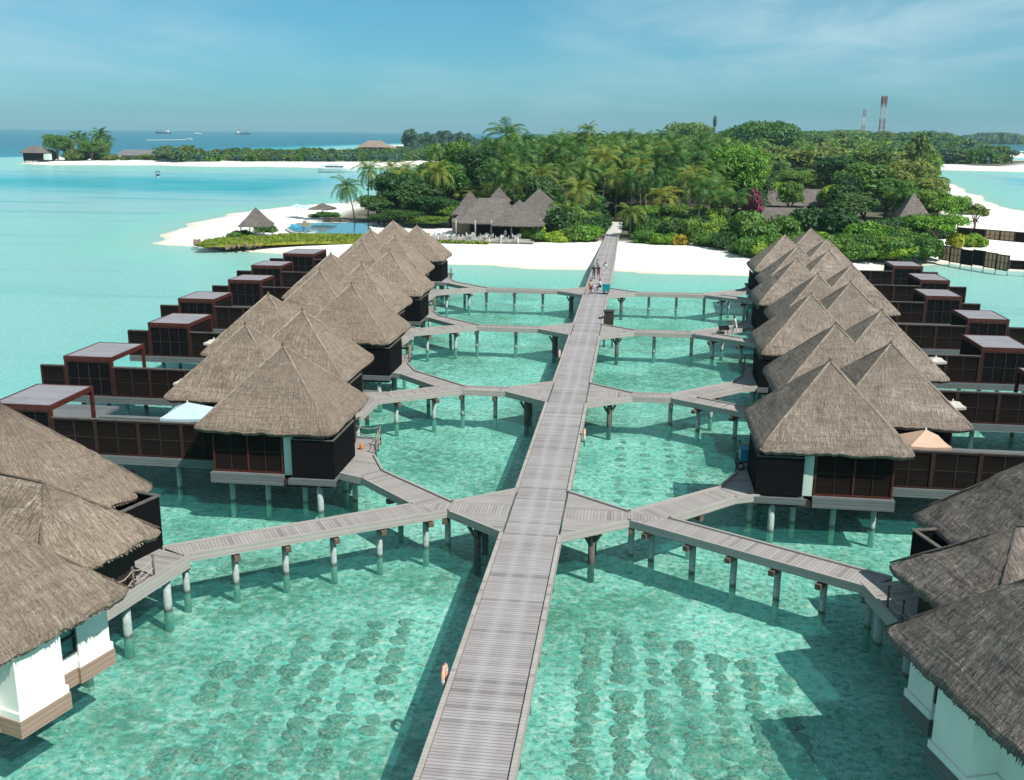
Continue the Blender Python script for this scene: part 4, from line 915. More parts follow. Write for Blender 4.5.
# ------------------------------------------------------------------ vegetation prototypes
def quads_mesh(name, V4, mats, mi=None):
    """V4: (n,4,3) array of separate quads"""
    n = len(V4); me = bpy.data.meshes.new(name); me.vertices.add(n*4); me.vertices.foreach_set('co', V4.astype(np.float32).ravel())
    me.loops.add(n*4); me.loops.foreach_set('vertex_index', np.arange(n*4, dtype=np.int32)); me.polygons.add(n)
    me.polygons.foreach_set('loop_start', np.arange(0, n*4, 4, dtype=np.int32)); me.polygons.foreach_set('loop_total', np.full(n, 4, np.int32))
    if mi is not None: me.polygons.foreach_set('material_index', mi.astype(np.int32))
    me.update(calc_edges=True)
    for m in (mats if isinstance(mats, (list, tuple)) else [mats]): me.materials.append(m)
    return me
def leaf_quads(rs, C, Nrm, size, aspect=1.5):
    n = len(C); t = rs.normal(size=(n, 3)); t -= Nrm*(t*Nrm).sum(1, keepdims=True); t /= np.linalg.norm(t, axis=1, keepdims=True)+1e-9
    b = np.cross(Nrm, t); s = size*rs.uniform(.6, 1.3, (n, 1))/2
    return np.stack([C-t*s*aspect, C-b*s*.8, C+t*s*aspect, C+b*s*.8], 1)
def crown_quads(rs, R_, H, n, size, lobes=11, zc=None, flat=1.0, skirt=False):
    """leaf sprays on the skins of many lobes, H = crown height, centre at zc"""
    L = []
    for i in range(lobes):
        a = rs.uniform(0, 2*PI); rr = R_*math.sqrt(rs.uniform(0, 1))*.66; zz = rs.uniform(-.5, .5)*H*(.62 if not skirt else .5)*(1-.5*(rr/R_)**2)
        L.append((rr*math.cos(a), rr*math.sin(a), zz+(0 if not skirt else -.05*H), R_*rs.uniform(.26, .5)))
    L.append((0, 0, .15*H, R_*.5)); L = np.array(L); w_ = L[:, 3]**2; pk = rs.choice(len(L), n, p=w_/w_.sum())
    d = rs.normal(size=(n, 3)); d /= np.linalg.norm(d, axis=1, keepdims=True); d[:, 2] = np.where(d[:, 2] < (-.3 if not skirt else -.95), -d[:, 2], d[:, 2])
    r = L[pk, 3:4]*np.where(rs.uniform(size=(n, 1)) < .78, rs.uniform(.88, 1.12, (n, 1)), rs.uniform(.4, .9, (n, 1)))
    C = L[pk, :3]+d*r*np.array([1, 1, min(1, H/R_*.55)*flat]); C[:, 2] += (zc if zc is not None else 0)
    N = d*.8+rs.normal(size=(n, 3))*.45+np.array([0, 0, .35]); N /= np.linalg.norm(N, axis=1, keepdims=True)
    return leaf_quads(rs, C, N, size), L
def tree_proto(seed, R_, H, trunk, n, size, mat, lobes=12, low=False, mat2=None):
    rs = np.random.RandomState(seed); top = trunk+H
    Q, L = crown_quads(rs, R_, H, n, size, lobes, trunk+H*.5, skirt=low)
    mi = None; mats = [M[mat]]
    if mat2: mats.append(M[mat2]); mi = (rs.uniform(size=len(Q)) < .09).astype(int)
    cm = quads_mesh('crown', Q, mats, mi)
    m = MB(); m.tube([(0, 0, -.4), (.1, .05, trunk*.5), (.0, .1, trunk+H*.35)], [R_*.06+.08, R_*.045+.06, .06], 7)
    for i in range(min(5, len(L))): l = L[i]; m.tube([(0, .05, trunk*.55+.2), (l[0]*.5, l[1]*.5, trunk+H*.22+l[2]*.3), (l[0]*.9, l[1]*.9, trunk+H*.5+l[2])], [R_*.035+.04, R_*.02+.03, .03], 5)
    o = m.build('trunk', M['bark']); tm = o.data; bpy.data.objects.remove(o)
    return ('tree', cm, tm)
def palm_quads(rs, nf, L, leaflets, wid, top, droop=1.0):
    Q = []; mi = []
    for f in range(nf):
        az = f*2.399+rs.uniform(-.25, .25); u = (f+.5)/nf; el = R(78-115*u*droop+rs.uniform(-8, 8)); ln = L*rs.uniform(.85, 1.08)*(.8 if u < .12 else 1)
        p = np.array(top, float); pts = [p.copy()]; dirs = []; ns = 7; e = el
        for s in range(ns):
            d = np.array([math.cos(az)*math.cos(e), math.sin(az)*math.cos(e), math.sin(e)]); dirs.append(d); p = p+d*ln/ns; pts.append(p.copy()); e -= R(11+2.6*s)*(.75+.35*u)
        side = np.array([-math.sin(az), math.cos(az), 0])
        twist = rs.uniform(-.35, .35)
        for q in range(leaflets):
            t = .1+.9*(q+.5)/leaflets; i = min(ns-1, int(t*ns)); fr_ = t*ns-i; c = pts[i]*(1-fr_)+pts[i+1]*fr_ if fr_ <= 1 else pts[i+1]; d = dirs[i]
            up = np.cross(side, d); up = up if up[2] > 0 else -up
            ll = L*.24*math.sin(PI*(.12+.83*t))**.7*rs.uniform(.8, 1.15); w_ = wid*ln/leaflets
            for sd in (-1, 1):
                lv = side*sd*.80+d*.55-up*(.12+.25*rs.uniform())+np.array([0, 0, -.14]); lv += up*twist*sd; lv /= np.linalg.norm(lv)
                tip = c+lv*ll; Q.append([c-d*w_*.5, c+d*w_*.5, tip+d*w_*.22, tip-d*w_*.1]); mi.append(0 if u < .86 else (1 if rs.uniform() < .45 else 0))
        for i in range(ns): hw_ = .035*L/4*(1-i/ns)+.012; Q.append([pts[i]-side*hw_, pts[i]+side*hw_, pts[i+1]+side*hw_, pts[i+1]-side*hw_]); mi.append(0)
    return np.array(Q), np.array(mi)
def palm_proto(seed, hgt, L, nf, leaflets, mat, lean=.12, wid=.62, droop=1.0):
    rs = np.random.RandomState(seed); a = rs.uniform(0, 2*PI); lx, ly = math.cos(a)*lean*hgt, math.sin(a)*lean*hgt
    pts = [(lx*(t_**1.7), ly*(t_**1.7), hgt*t_-.3*(1-t_)) for t_ in (0, .2, .4, .6, .8, 1)]
    Q, mi = palm_quads(rs, nf, L, leaflets, wid, pts[-1], droop); cm = quads_mesh('crown', Q, [M[mat], M['palm_gold']], mi)
    m = MB(); m.tube(pts, [.24, .17, .15, .14, .13, .15], 8); o = m.build('trunk', M['palm_bark']); tm = o.data; bpy.data.objects.remove(o)
    m = MB()
    for i in range(7): q = i*.9; m.lathe([(.01, -.13), (.11, -.05), (.12, .04), (.01, .14)], (lx+.24*math.cos(q), ly+.24*math.sin(q), hgt-.22-.1*(i % 2)), 7)
    o = m.build('coconut', M['coconut']); km = o.data; bpy.data.objects.remove(o)
    return ('palm', cm, tm, km)
TP = {}
for i in range(3):
    TP['dark%d' % i] = tree_proto(100+i, 4.6, 6.2, 4.0, 7000, .40, 'leaf_dark', 26); TP['mid%d' % i] = tree_proto(110+i, 4.2, 5.6, 3.6, 6500, .37, 'leaf_mid', 24)
    TP['bright%d' % i] = tree_proto(120+i, 3.8, 5.0, 3.0, 6000, .36, 'leaf_bright', 22); TP['olive%d' % i] = tree_proto(150+i, 4.0, 5.0, 3.0, 6000, .36, 'leaf_olive', 24)
    TP['bush%d' % i] = tree_proto(130+i, 2.6, 2.9, .1, 3200, .32, 'leaf_mid', 20, True); TP['bbush%d' % i] = tree_proto(140+i, 2.5, 2.7, .1, 3200, .32, 'leaf_bright', 13, True)
    TP['dbush%d' % i] = tree_proto(160+i, 2.6, 3.2, .1, 3200, .34, 'leaf_dark', 20, True)
    TP['palm%d' % i] = palm_proto(200+i, 11+i*1.5, 5.0, 21, 12, 'palm_green', .06+.06*i, .62); TP['gpalm%d' % i] = palm_proto(210+i, 9+i, 4.8, 20, 12, 'palm_gold', .05+.05*i, .62)
TP['ybush'] = tree_proto(171, 2.3, 2.5, .1, 1700, .4, 'leaf_yellow', 12, True); TP['obush'] = tree_proto(172, 1.5, 2.6, .1, 800, .34, 'leaf_orange', 8, True)
TP['wbush'] = tree_proto(173, 3.0, 3.4, .5, 2200, .42, 'leaf_white', 12, True); TP['mbush'] = tree_proto(174, 2.0, 2.2, .4, 1200, .4, 'leaf_magenta', 9, True)
TP['small'] = palm_proto(220, 2.2, 3.9, 20, 16, 'palm_gold', .02, .62, .8); TP['smallg'] = palm_proto(221, 4.2, 4.3, 24, 17, 'palm_green', .03, .62, .9)
TP['bigb'] = tree_proto(190, 7.4, 9.0, 3.0, 15000, .46, 'leaf_bright', 46); TP['umbr'] = tree_proto(175, 4.4, 2.8, 2.6, 3000, .42, 'leaf_bright', 16)
TP['casu'] = tree_proto(176, 3.4, 11, .4, 1500, .8, 'leaf_blue', 18, True); TP['fart0'] = tree_proto(177, 5.5, 6.5, 2.0, 2400, .75, 'leaf_blue', 20); TP['fart1'] = tree_proto(178, 4.5, 5, .5, 2200, .7, 'leaf_olive', 18, True)
TP['farp'] = palm_proto(222, 13, 5.2, 16, 8, 'palm_green', .08, .8); TP['big'] = tree_proto(179, 19, 19, 5, 12000, 1.25, 'leaf_mid', 60)
TP['thin'] = tree_proto(180, 2.4, 4.0, 3.2, 420, .5, 'leaf_olive', 8)
TP['gnarl'] = tree_proto(181, 5.5, 4.0, 5.5, 260, 1.0, 'leaf_blue', 7)
CATS = {'palm': 'palm_tree', 'gpalm': 'palm_tree', 'small': 'palm_tree', 'smallg': 'palm_tree', 'farp': 'palm_tree'}
rt = random.Random(99)
def plant(key, x, y, z, s=1.0, sz=None, label=None, group=None, rz=None, name=None, cat=None, parts=True, tilt=0.0):
    pr = TP[key]; base = key.rstrip('0123456789')
    nm = name or ('palm_tree' if pr[0] == 'palm' else ('bush' if 'bush' in key else 'broadleaf_tree'))
    if pr[0] == 'palm': cat = cat or 'palm tree'
    else: cat = cat or ('bush' if 'bush' in key else 'tree')
    T = empty(nm, (x, y, z), rt.uniform(0, 6.28) if rz is None else rz, label, cat, group); T.scale = (s, s, sz or s)
    if tilt: T.rotation_euler[0] = tilt
    o = bpy.data.objects.new('crown' if 'bush' not in key else 'foliage', pr[1]); COL.objects.link(o); o.parent = T
    if parts:
        o = bpy.data.objects.new('trunk' if 'bush' not in key else 'stem', pr[2]); COL.objects.link(o); o.parent = T
        if pr[0] == 'palm' and len(pr) > 3: o = bpy.data.objects.new('coconut_cluster', pr[3]); COL.objects.link(o); o.parent = T
    return T
PH = {'palm0': 11, 'palm1': 12.5, 'palm2': 14, 'gpalm0': 9, 'gpalm1': 10, 'gpalm2': 11, 'small': 2.2, 'smallg': 4.2, 'farp': 13}
LEAN = {'palm0': .06, 'palm1': .12, 'palm2': .18, 'gpalm0': .05, 'gpalm1': .10, 'gpalm2': .15, 'small': .02, 'smallg': .03, 'farp': .08}
def palm_at(key, px, py, Y, label, group=None, crown=1.0):
    """crown centre seen at px,py on depth Y; trunk foot is set on the sand below"""
    p = atY(px, py, Y); h = max(2, p.z-.9); s = crown; sz = h/PH[key]
    rs_seed = {'palm0': 200, 'palm1': 201, 'palm2': 202, 'gpalm0': 210, 'gpalm1': 211, 'gpalm2': 212, 'small': 220, 'smallg': 221, 'farp': 222}[key]
    a = np.random.RandomState(rs_seed).uniform(0, 2*PI); l = LEAN[key]*PH[key]*s; rz = rt.uniform(0, 6.28)
    T = plant(key, p.x-l*math.cos(a+rz), Y-l*math.sin(a+rz), .9, s, max(sz, .3), label, group, rz)
    # keep the crown itself undistorted
    for ch in T.children:
        if ch.name.startswith(('crown', 'coconut')):
            ch.scale = (1, 1, s/max(sz, .3)); ch.location.z = PH[key]*(1-s/max(sz, .3))
    return T
def tree_at(key, px, py, Y, r, label, group=None, hh=None, **kw):
    """crown centre at px,py on depth Y with radius r metres"""
    R0 = {'dark': 4.6, 'mid': 4.2, 'bright': 3.8, 'olive': 4.0, 'umbr': 4.4, 'bigb': 7.4, 'thin': 2.4, 'big': 19, 'gnarl': 5.5, 'bush': 2.6, 'bbush': 2.5, 'dbush': 2.6, 'ybush': 2.3, 'obush': 1.5, 'wbush': 3.0, 'mbush': 2.0}[key.rstrip('0123456789')]
    C0 = {'dark': 7.1, 'mid': 6.4, 'bright': 5.5, 'olive': 5.5, 'umbr': 4.0, 'bigb': 7.5, 'thin': 5.2, 'big': 14.5, 'gnarl': 7.5, 'bush': 1.5, 'bbush': 1.4, 'dbush': 1.7, 'ybush': 1.3, 'obush': 1.4, 'wbush': 2.2, 'mbush': 1.5}[key.rstrip('0123456789')]
    s = r/R0; zb = .9
    for _ in range(60):      # stand the plant where its crown has natural proportions
        p = atY(px, py, Y)
        if (p.z-zb)/C0 <= (2.4 if key == 'mbush' else 1.5)*s or key in ('thin', 'gnarl', 'big') : break
        Y += 1.5
    return plant(key, p.x, Y, zb, s, max(.75*s if 'bush' in key else .3, (p.z-zb)/C0), label, group, **kw)

rf0 = random.Random(21)
def inside_(x, y): return float(sdist(np.array([x*1.0]), np.array([y*1.0]), main_isl)[0]) > 1.5
# --- hand-placed plants that can be picked out in the picture
palm_at('palm1', 347, 187, 203, 'green coconut palm leaning over the beach at the left end of the grove', crown=.95)
palm_at('palm0', 369, 170, 208, 'dark coconut palm just right of the leaning beach palm', crown=.9)
palm_at('gpalm0', 437, 172, 204, 'yellowish palm rising out of the big dark tree left of the restaurant', crown=1.05)
palm_at('palm0', 436, 152, 245, 'dark-headed palm behind the big dark tree left of the restaurant', crown=.95)
palm_at('palm2', 506, 135.5, 214, 'tallest coconut palm of the grove, its head above the horizon behind the restaurant', crown=1.3)
palm_at('palm1', 512, 172, 211, 'coconut palm right under the tallest palm, behind the restaurant roof', crown=1.05)
palm_at('gpalm1', 541, 176, 209, 'palm with pale hanging fronds behind the peak of the restaurant roof', crown=1.15)
palm_at('palm0', 573, 158, 236, 'full-headed coconut palm right of the restaurant, level with the horizon grove', crown=1.15)
palm_at('gpalm2', 604, 158, 232, 'tall palm with drooping yellow fronds on a bare trunk left of the path line', crown=1.2)
palm_at('palm2', 588, 130.5, 300, 'lone palm head standing out above the treeline over the jetty', crown=1.0)
palm_at('smallg', 566, 212, 186, 'low spreading palm in the bushes right of the restaurant', crown=1.15)
palm_at('gpalm0', 578, 190, 196, 'yellow-green palm behind the low spreading palm right of the restaurant', crown=1.05)
palm_at('small', 631, 214, 183, 'short golden palm right beside the path at the end of the jetty', crown=.95)
palm_at('gpalm1', 691, 184, 208, 'large golden coconut palm right of the path above the bright bushes', crown=1.2)
palm_at('palm0', 712, 170, 222, 'green palm close behind the large golden palm right of the path', crown=1.1)
palm_at('palm1', 655, 178, 214, 'green palm between the path and the large golden palm', crown=1.1)
palm_at('gpalm0', 640, 168, 226, 'yellow-green palm just above the path end', crown=1.0)
palm_at('gpalm0', 617, 178, 222, 'hanging-frond palm over the end of the path', crown=1.0)
for a in ((378, 205, 201, 4.2, 'dark0'), (396, 188, 206, 5.4, 'dark1'), (415, 194, 203, 6.2, 'dark2'), (437, 205, 201, 5.6, 'dark0'), (405, 215, 197, 4.6, 'dark1'), (384, 222, 197, 3.6, 'dark2'), (431, 222, 196, 4.4, 'mid0'), (452, 212, 200, 4.2, 'mid1'), (446, 178, 214, 5.2, 'mid2')):
    tree_at(a[4], a[0], a[1], a[2], a[3], 'dense dark green broadleaf tree in the big clump left of the restaurant', 'dark trees left of the restaurant')
tree_at('dark1', 478, 168, 228, 5.8, 'dark rounded tree behind the left end of the restaurant'); tree_at('mid1', 459, 162, 245, 5.2, 'mid green tree behind the small cone roofs')
tree_at('dark0', 545, 192, 200, 4.2, 'dark tree touching the right end of the restaurant roof')
tree_at('bbush0', 534, 228, 179, 2.6, 'yellow-tipped bush at the right corner of the restaurant deck'); TP_l = [('ybush', 538, 216, 181, 2.0, 'yellow bush over the right corner of the restaurant deck'), ('bush0', 543, 238, 176, 2.4, 'low bush at the foot of the restaurant deck on the white sand'),
    ('bbush1', 556, 237, 176.5, 2.6, 'bright low bush on the sand edge right of the restaurant deck'), ('bush1', 573, 234, 178, 3.1, 'leafy bush under the low spreading palm'), ('bbush2', 588, 233, 178.5, 3.1, 'bright bush beside the left edge of the path'),
    ('dbush0', 560, 222, 184, 3.2, 'dark bush behind the low spreading palm'), ('dbush1', 596, 217, 187, 3.0, 'dark bush shading the left side of the path'), ('dbush2', 590, 204, 193, 3.4, 'dark bush far left of the path end'),
    ('dbush0', 640, 224, 183, 2.8, 'dark bush behind the short golden palm'), ('bush2', 643, 237, 177, 2.4, 'green bush at the sand edge right of the path'), ('bbush0', 657, 240, 176, 2.6, 'bright green bush on the sand edge second right of the path'),
    ('bbush1', 672, 239, 176, 2.6, 'bright green bush on the sand edge third right of the path'), ('obush', 681, 240, 174.5, 1.7, 'orange-yellow croton bush on the sand edge'), ('ybush', 668, 217, 184, 2.9, 'bright yellow-green bush in front of the large golden palm'),
    ('ybush', 699, 214, 186, 2.7, 'bright yellow bush right of the large golden palm foot'), ('bbush2', 715, 221, 182, 3.0, 'bright bush with yellow tips left of the grey-green bushes'), ('bush0', 693, 230, 178, 3.0, 'mid green bush on the sand edge right of the orange croton'),
    ('bush1', 708, 240, 174, 3.0, 'mid green bush where the sand edge bends'), ('wbush', 724, 207, 191, 3.0, 'white-flowering bush below the bright round tree'), ('mbush', 754, 204, 192, 2.6, 'magenta flowering bush beside the lower long roof'),
    ('ybush', 757, 196, 199, 2.2, 'round yellow-green bush above the magenta flowers'), ('dbush1', 730, 242, 171, 3.4, 'grey-green bush on the sand left of the right villas'), ('bush2', 744, 228, 177, 4.0, 'large soft bush behind the farthest right villa'),
    ('bush0', 762, 236, 171, 3.8, 'green bush directly behind the tip of the farthest right villa'), ('dbush2', 742, 250, 166, 2.6, 'dark low bush at the waterline beside the farthest right villa'), ('bush1', 785, 231, 176, 3.4, 'leafy bush behind the right villa peaks'),
    ('dbush0', 812, 224, 184, 4.0, 'dark glossy bush above the farthest right villa peaks'), ('dbush1', 837, 226, 178, 4.4, 'dark glossy bush behind the pergola boxes of the right row'), ('bbush0', 868, 236, 172, 4.0, 'bright bush behind the farthest right pergola'),
    ('bbush1', 884, 246, 167, 3.8, 'bright bush in front of the cone-roofed hut'), ('bush2', 850, 244, 168, 3.8, 'mid green bush at the back of the right pergola boxes'), ('bbush2', 900, 252, 163, 3.0, 'bright bush by the start of the water fence'),
    ('bbush0', 974, 240, 184, 2.4, 'low bright bush at the left end of the beach fence'), ('bush1', 918, 244, 172, 3.4, 'green bush at the landward end of the water fence'), ('bush0', 903, 238, 178, 3.8, 'green bush left of the umbrella-shaped tree'), ('ybush', 955, 240, 181, 1.8, 'small yellow bush on the sand under the umbrella-shaped tree')]
for a in TP_l: tree_at(*a)
tree_at('bigb', 738, 172, 232, 7.4, 'big bright green rounded tree left of the long thatched roofs'); tree_at('umbr', 938, 224, 180, 5.4, 'umbrella-shaped bright green tree beside the beach fence')
for a in (('mid0', 800, 178, 330, 6.5, 'rounded green tree behind the upper long roof'), ('dark0', 833, 168, 330, 7.5, 'dark tree right behind the upper long roof'), ('bright1', 828, 197, 214, 2.5, 'small pale green upright tree above the dark glossy bushes'),
    ('mid1', 862, 178, 262, 7.4, 'broad green tree mid right of the long roofs'), ('mid2', 888, 190, 236, 6.6, 'broad green tree above the cone-roofed hut'), ('dark2', 845, 196, 232, 5.5, 'dark tree left of the cone-roofed hut'),
    ('olive0', 905, 178, 262, 6.8, 'olive tree crown over the channel shore'), ('olive1', 925, 190, 246, 6.0, 'olive tree crown at the right edge of the grove'), ('mid0', 912, 200, 222, 5.4, 'mid green tree right of the cone roof'), ('mid1', 938, 202, 226, 4.6, 'green tree beside the grey beach parasols'),
    ('bright2', 952, 206, 214, 3.6, 'loose bright tree leaning over the right beach'), ('thin', 976, 211, 212, 3.0, 'thin sparse tree on the right beach'), ('olive2', 876, 166, 300, 6.6, 'olive tree at the back right of the grove'),
    ('thin', 919, 150, 330, 4.8, 'yellow-leaved spindly tree rising before the far sandbar'), ('dark1', 846, 188, 236, 3.6, 'dark tree at the right end of the upper roof'), ('mid2', 790, 193, 224, 3.0, 'small round tree between the two long roofs'), ('bright0', 776, 193, 222, 2.6, 'small bright tree between the two long roofs')):
    tree_at(*a)
palm_at('palm0', 960, 203, 222, 'small palm at the right tip of the grove', crown=.7)
hedge = [(236, 238, 2.0), (244, 236, 2.0), (262, 231, 1.8), (270, 231, 1.8), (318, 217, 2.2), (326, 216.5, 2.2), (333, 217, 2.2)]
for i, (px, py, r) in enumerate(hedge): p = at(px, py, 1.2); plant('bush%d' % (i % 3), p.x, p.y, .7, r/2.6, .55, 'low clipped hedge bush by the pool and gazebo lawn', 'hedge bushes by the pool')

for i in range(110):      # undergrowth along the landward edge of the beach
    px = rf0.uniform(645, 945); Y = rf0.uniform(180, 200)+max(0, px-860)*.25*rf0.random(); p = atY(px, 300, Y); q = atY(px, 235, Y)
    plant(['bush', 'bbush', 'dbush'][i % 3]+str(i % 3), q.x, Y, .9, rf0.uniform(.9, 1.3), rf0.uniform(.9, 1.5)*(.6 if 735 < px < 855 else 1), 'leafy undergrowth bush between the beach and the right grove', 'undergrowth behind the beach')
for i in range(64):      # dense bushes down to the water behind the right villa row
    px = rf0.uniform(748, 928); Y = rf0.uniform(160, 178); q = atY(px, 250, Y)
    if not inside_(q.x, Y): continue
    plant(['bush', 'bbush', 'bush'][i % 3]+str(i % 3), q.x, Y, .7, rf0.uniform(.9, 1.3), rf0.uniform(.9, 1.35), 'green shore bush right behind the pergola boxes of the right row', 'shore bushes behind the right villa row')
for i in range(12):
    px = rf0.uniform(552, 600); Y = rf0.uniform(183, 196); q = atY(px, 235, Y)
    plant(['bush', 'dbush'][i % 2]+str(i % 3), q.x, Y, .9, rf0.uniform(.8, 1.15), rf0.uniform(.9, 1.4), 'leafy undergrowth bush between the restaurant and the path', 'undergrowth left of the path')
for i, (px, py, Y, k) in enumerate(((525, 141, 270, 'palm1'), (549, 143, 280, 'palm0'), (563, 138, 330, 'palm2'), (575, 141, 300, 'palm1'), (612, 140, 320, 'palm0'), (628, 137, 360, 'palm2'), (645, 139, 340, 'palm1'), (662, 136, 400, 'palm0'),
        (676, 140, 330, 'palm1'), (703, 137, 380, 'palm2'), (718, 140, 350, 'palm0'), (492, 147, 262, 'palm0'), (640, 147, 275, 'palm2'), (668, 150, 262, 'gpalm1'), (598, 148, 262, 'palm1'), (556, 153, 250, 'gpalm0'), (624, 155, 245, 'palm1'), (700, 152, 262, 'palm2'), (520, 157, 236, 'palm0'), (655, 160, 240, 'gpalm2'), (587, 170, 222, 'palm1'), (725, 148, 300, 'palm1'))):
    palm_at(k, px, py, Y, 'coconut palm whose head stands clear above the grove canopy', 'palms with heads above the canopy', crown=rt.uniform(1.0, 1.25))
# --- forest fill: individual trees, random but repeatable
def inside(x, y, poly):
    c = False; n = len(poly)
    for i in range(n):
        x1, y1 = poly[i]; x2, y2 = poly[(i+1) % n]
        if (y1 > y) != (y2 > y) and x < (x2-x1)*(y-y1)/(y2-y1+1e-12)+x1: c = not c
    return c
def px_of(x, y, z):
    v = CM.inverted() @ Vector((x, y, z)); return 512-1000*v.x/v.z, 390+1000*v.y/v.z
def forest_ok(x, y):
    if not inside(x, y, main_isl): return False
    if 750 < px_of(x, y, 1)[0] < 852 and 190 < y < 250: return False
    px, py = px_of(x, y, 1.0)
    if -40 < x < -12 and y < 206: return False                       # restaurant clearing
    if -62 < x < -30 and y < 212: return False
    if px < 392: return False
    if px > 930 or (py < 170 and px > 885) or (py < 161 and px > 868): return False
    if px < 500 and y > 300 and py < 158: return False
    if abs(x+4.4) < (5.2 if y < 216 else 2.6) and y < 232: return False
    if y < 193: return False
    if x > 18 and y < 214 and x < 60: return False
    if 26 < x < 62 and 225 < y < 262: return False                        # low roofs
    if 34 < x < 66 and 262 < y < 325: return False
    if x > 60 and y < 232: return False
    if 52 < x < 61 and 210 < y < 224: return False
    return True
pts = []; rf = random.Random(4)
def try_add(x, y, dmin):
    for (a, b) in pts[-900:]:
        if (a-x)**2+(b-y)**2 < dmin*dmin: return False
    pts.append((x, y)); return True
ZL = {}
nb_ = [0, 0]; far_list = []
for _ in range(26000):
    u = rf.random(); y = 195+ (u**1.6)*560; x = rf.uniform(-95, 330)
    if not forest_ok(x, y): continue
    if not try_add(x, y, 4.6+(y-195)*.012): continue
    px, py = px_of(x, y, 8)
    left = x < -4.4
    if px < 500 and y > 300:
        far_list.append((x, y, 'scrub')); continue
    palmy = rf.random() < (.62 if px < 735 else .16)
    ramp_h = min(1.0, .62+(y-190)/150)
    if px > 760: ramp_h *= .80
    if px < 480: ramp_h *= .8
    if y < 400 and (nb_[0] < 285 if palmy else nb_[1] < 250):
        nb_[0 if palmy else 1] += 1
        z0 = .9
        where = ('left of the path' if left else ('between path and long roofs' if px < 765 else 'right of the long roofs'))
        dep_ = 'front' if y < 250 else ('middle' if y < 310 else 'back')
        if palmy:
            k = rf.choice(['palm0', 'palm1', 'palm2', 'gpalm0', 'gpalm1']); s = rf.uniform(.85, 1.1); sz = s*ramp_h*rf.uniform(.85, 1.15)*(1.1 if k[0] == 'g' else .95)
            plant(k, x, y, z0, s, sz, 'coconut palm, %s of the grove, %s' % (dep_, where), 'coconut palms in the grove')
        else:
            k = rf.choice(['dark', 'mid', 'mid', 'bright', 'olive', 'dark'])+str(rf.randrange(3)); s = rf.uniform(.75, 1.2)
            plant(k, x, y, z0, s, s*ramp_h*rf.uniform(.72, .95), 'broadleaf tree, %s of the grove, %s' % (dep_, where), 'broadleaf trees in the grove')
    else: far_list.append((x, y, 'palm' if palmy else 'tree'))

# --- far wood as one mass (thousands of crowns that merge)
def mass(name, label, items, mats, seed, group=None):
    rs = np.random.RandomState(seed); Qs = []; mi = []
    protoT = [crown_quads(np.random.RandomState(700+i), 4.6, 6.0, 200, 1.5, 9, 0)[0] for i in range(4)]
    protoP = [palm_quads(np.random.RandomState(720+i), 13, 4.8, 4, .8, (0, 0, 0))[0] for i in range(3)]
    for (x, y, kd, h, s) in items:
        Q = (protoP[rs.randint(3)] if kd == 'palm' else protoT[rs.randint(4)])*s; a = rs.uniform(0, 6.28); c, sn = math.cos(a), math.sin(a)
        X = Q[..., 0]*c-Q[..., 1]*sn+x; Y = Q[..., 0]*sn+Q[..., 1]*c+y; Z = Q[..., 2]*(.8 if kd != 'palm' else 1)+h
        Qs.append(np.stack([X, Y, Z], -1)); mi.append(np.full(len(Q), 0 if kd == 'palm' else 1+rs.randint(len(mats)-1)))
        if kd != 'palm':   # lower skirt so the stand is closed
            Q2 = Q.copy(); Qs.append(np.stack([X, Y, Z-min(h*.55, 4)], -1)); mi.append(mi[-1])
    me = quads_mesh(name, np.concatenate(Qs), mats, np.concatenate(mi)); o = bpy.data.objects.new(name, me); COL.objects.link(o)
    tag(o, label, 'wood', None, 'stuff'); return o
items = []
for (x, y, kd) in far_list:
    px, _ = px_of(x, y, 8); r_ = rf.random()
    if kd == 'scrub': items.append((x, y, 'tree', 2.0+r_*2.2, .62+.3*r_))
    elif kd == 'palm': items.append((x, y, 'palm', 10.5+5*r_, .95+.25*r_))
    else: items.append((x, y, 'tree', 6.5+4*r_, 1.0+.35*r_))
for _ in range(900):      # the deep part of the main island
    y = rf.uniform(700, 1350); x = rf.uniform(-.07*y, .40*y); r_ = rf.random()
    if inside(x, y, main_isl) and 545 < px_of(x, y, 0)[0] < 868: items.append((x, y, 'palm' if r_ < .35 else 'tree', 8+6*rf.random(), 1.5+.5*rf.random()))
mass('far_wood', 'hazy far wood of palms and broadleaf trees filling the back of the main island', items, [M['palm_green'], M['leaf_mid'], M['leaf_dark'], M['leaf_olive']], 1)
it = []
for i in range(330):
    px = rf.uniform(892, 1002); f = rf.random(); py = 166.0-f*7; p = at(px, py, 0)
    if px > 965: f *= .3
    it.append((p.x, p.y, 'palm' if (rf.random() < .4 and f > .3 and px < 985) else 'tree', (3.2+f*5) if rf.random() < .6 else 6+f*7, 1.1+.7*rf.random()))
for i in range(200):
    px = rf.uniform(820, 985); p = at(px, 155, 0); p *= rf.uniform(.95, 1.3)
    it.append((p.x, p.y, 'palm' if rf.random() < .6 else 'tree', (12+6*rf.random())*min(1, (1005-px)/60), 1.6+.6*rf.random()))
mass('far_wood', 'palms and scrub of the low island across the channel on the right', it, [M['palm_green'], M['leaf_blue'], M['leaf_mid'], M['leaf_olive']], 2)
it = []
for i in range(700):
    px = rf.uniform(800, 1100); p = at(px, 143.2+rf.random()*.7, 0); it.append((p.x, p.y, 'tree', 5+rf.random()*8+4*math.sin(px*.09), 3.0+rf.random()*1.5))
mass('far_wood', 'faint blue strip of distant forest on the right horizon', it, [M['leaf_blue'], M['leaf_blue'], M['leaf_mid']], 3)
it = []
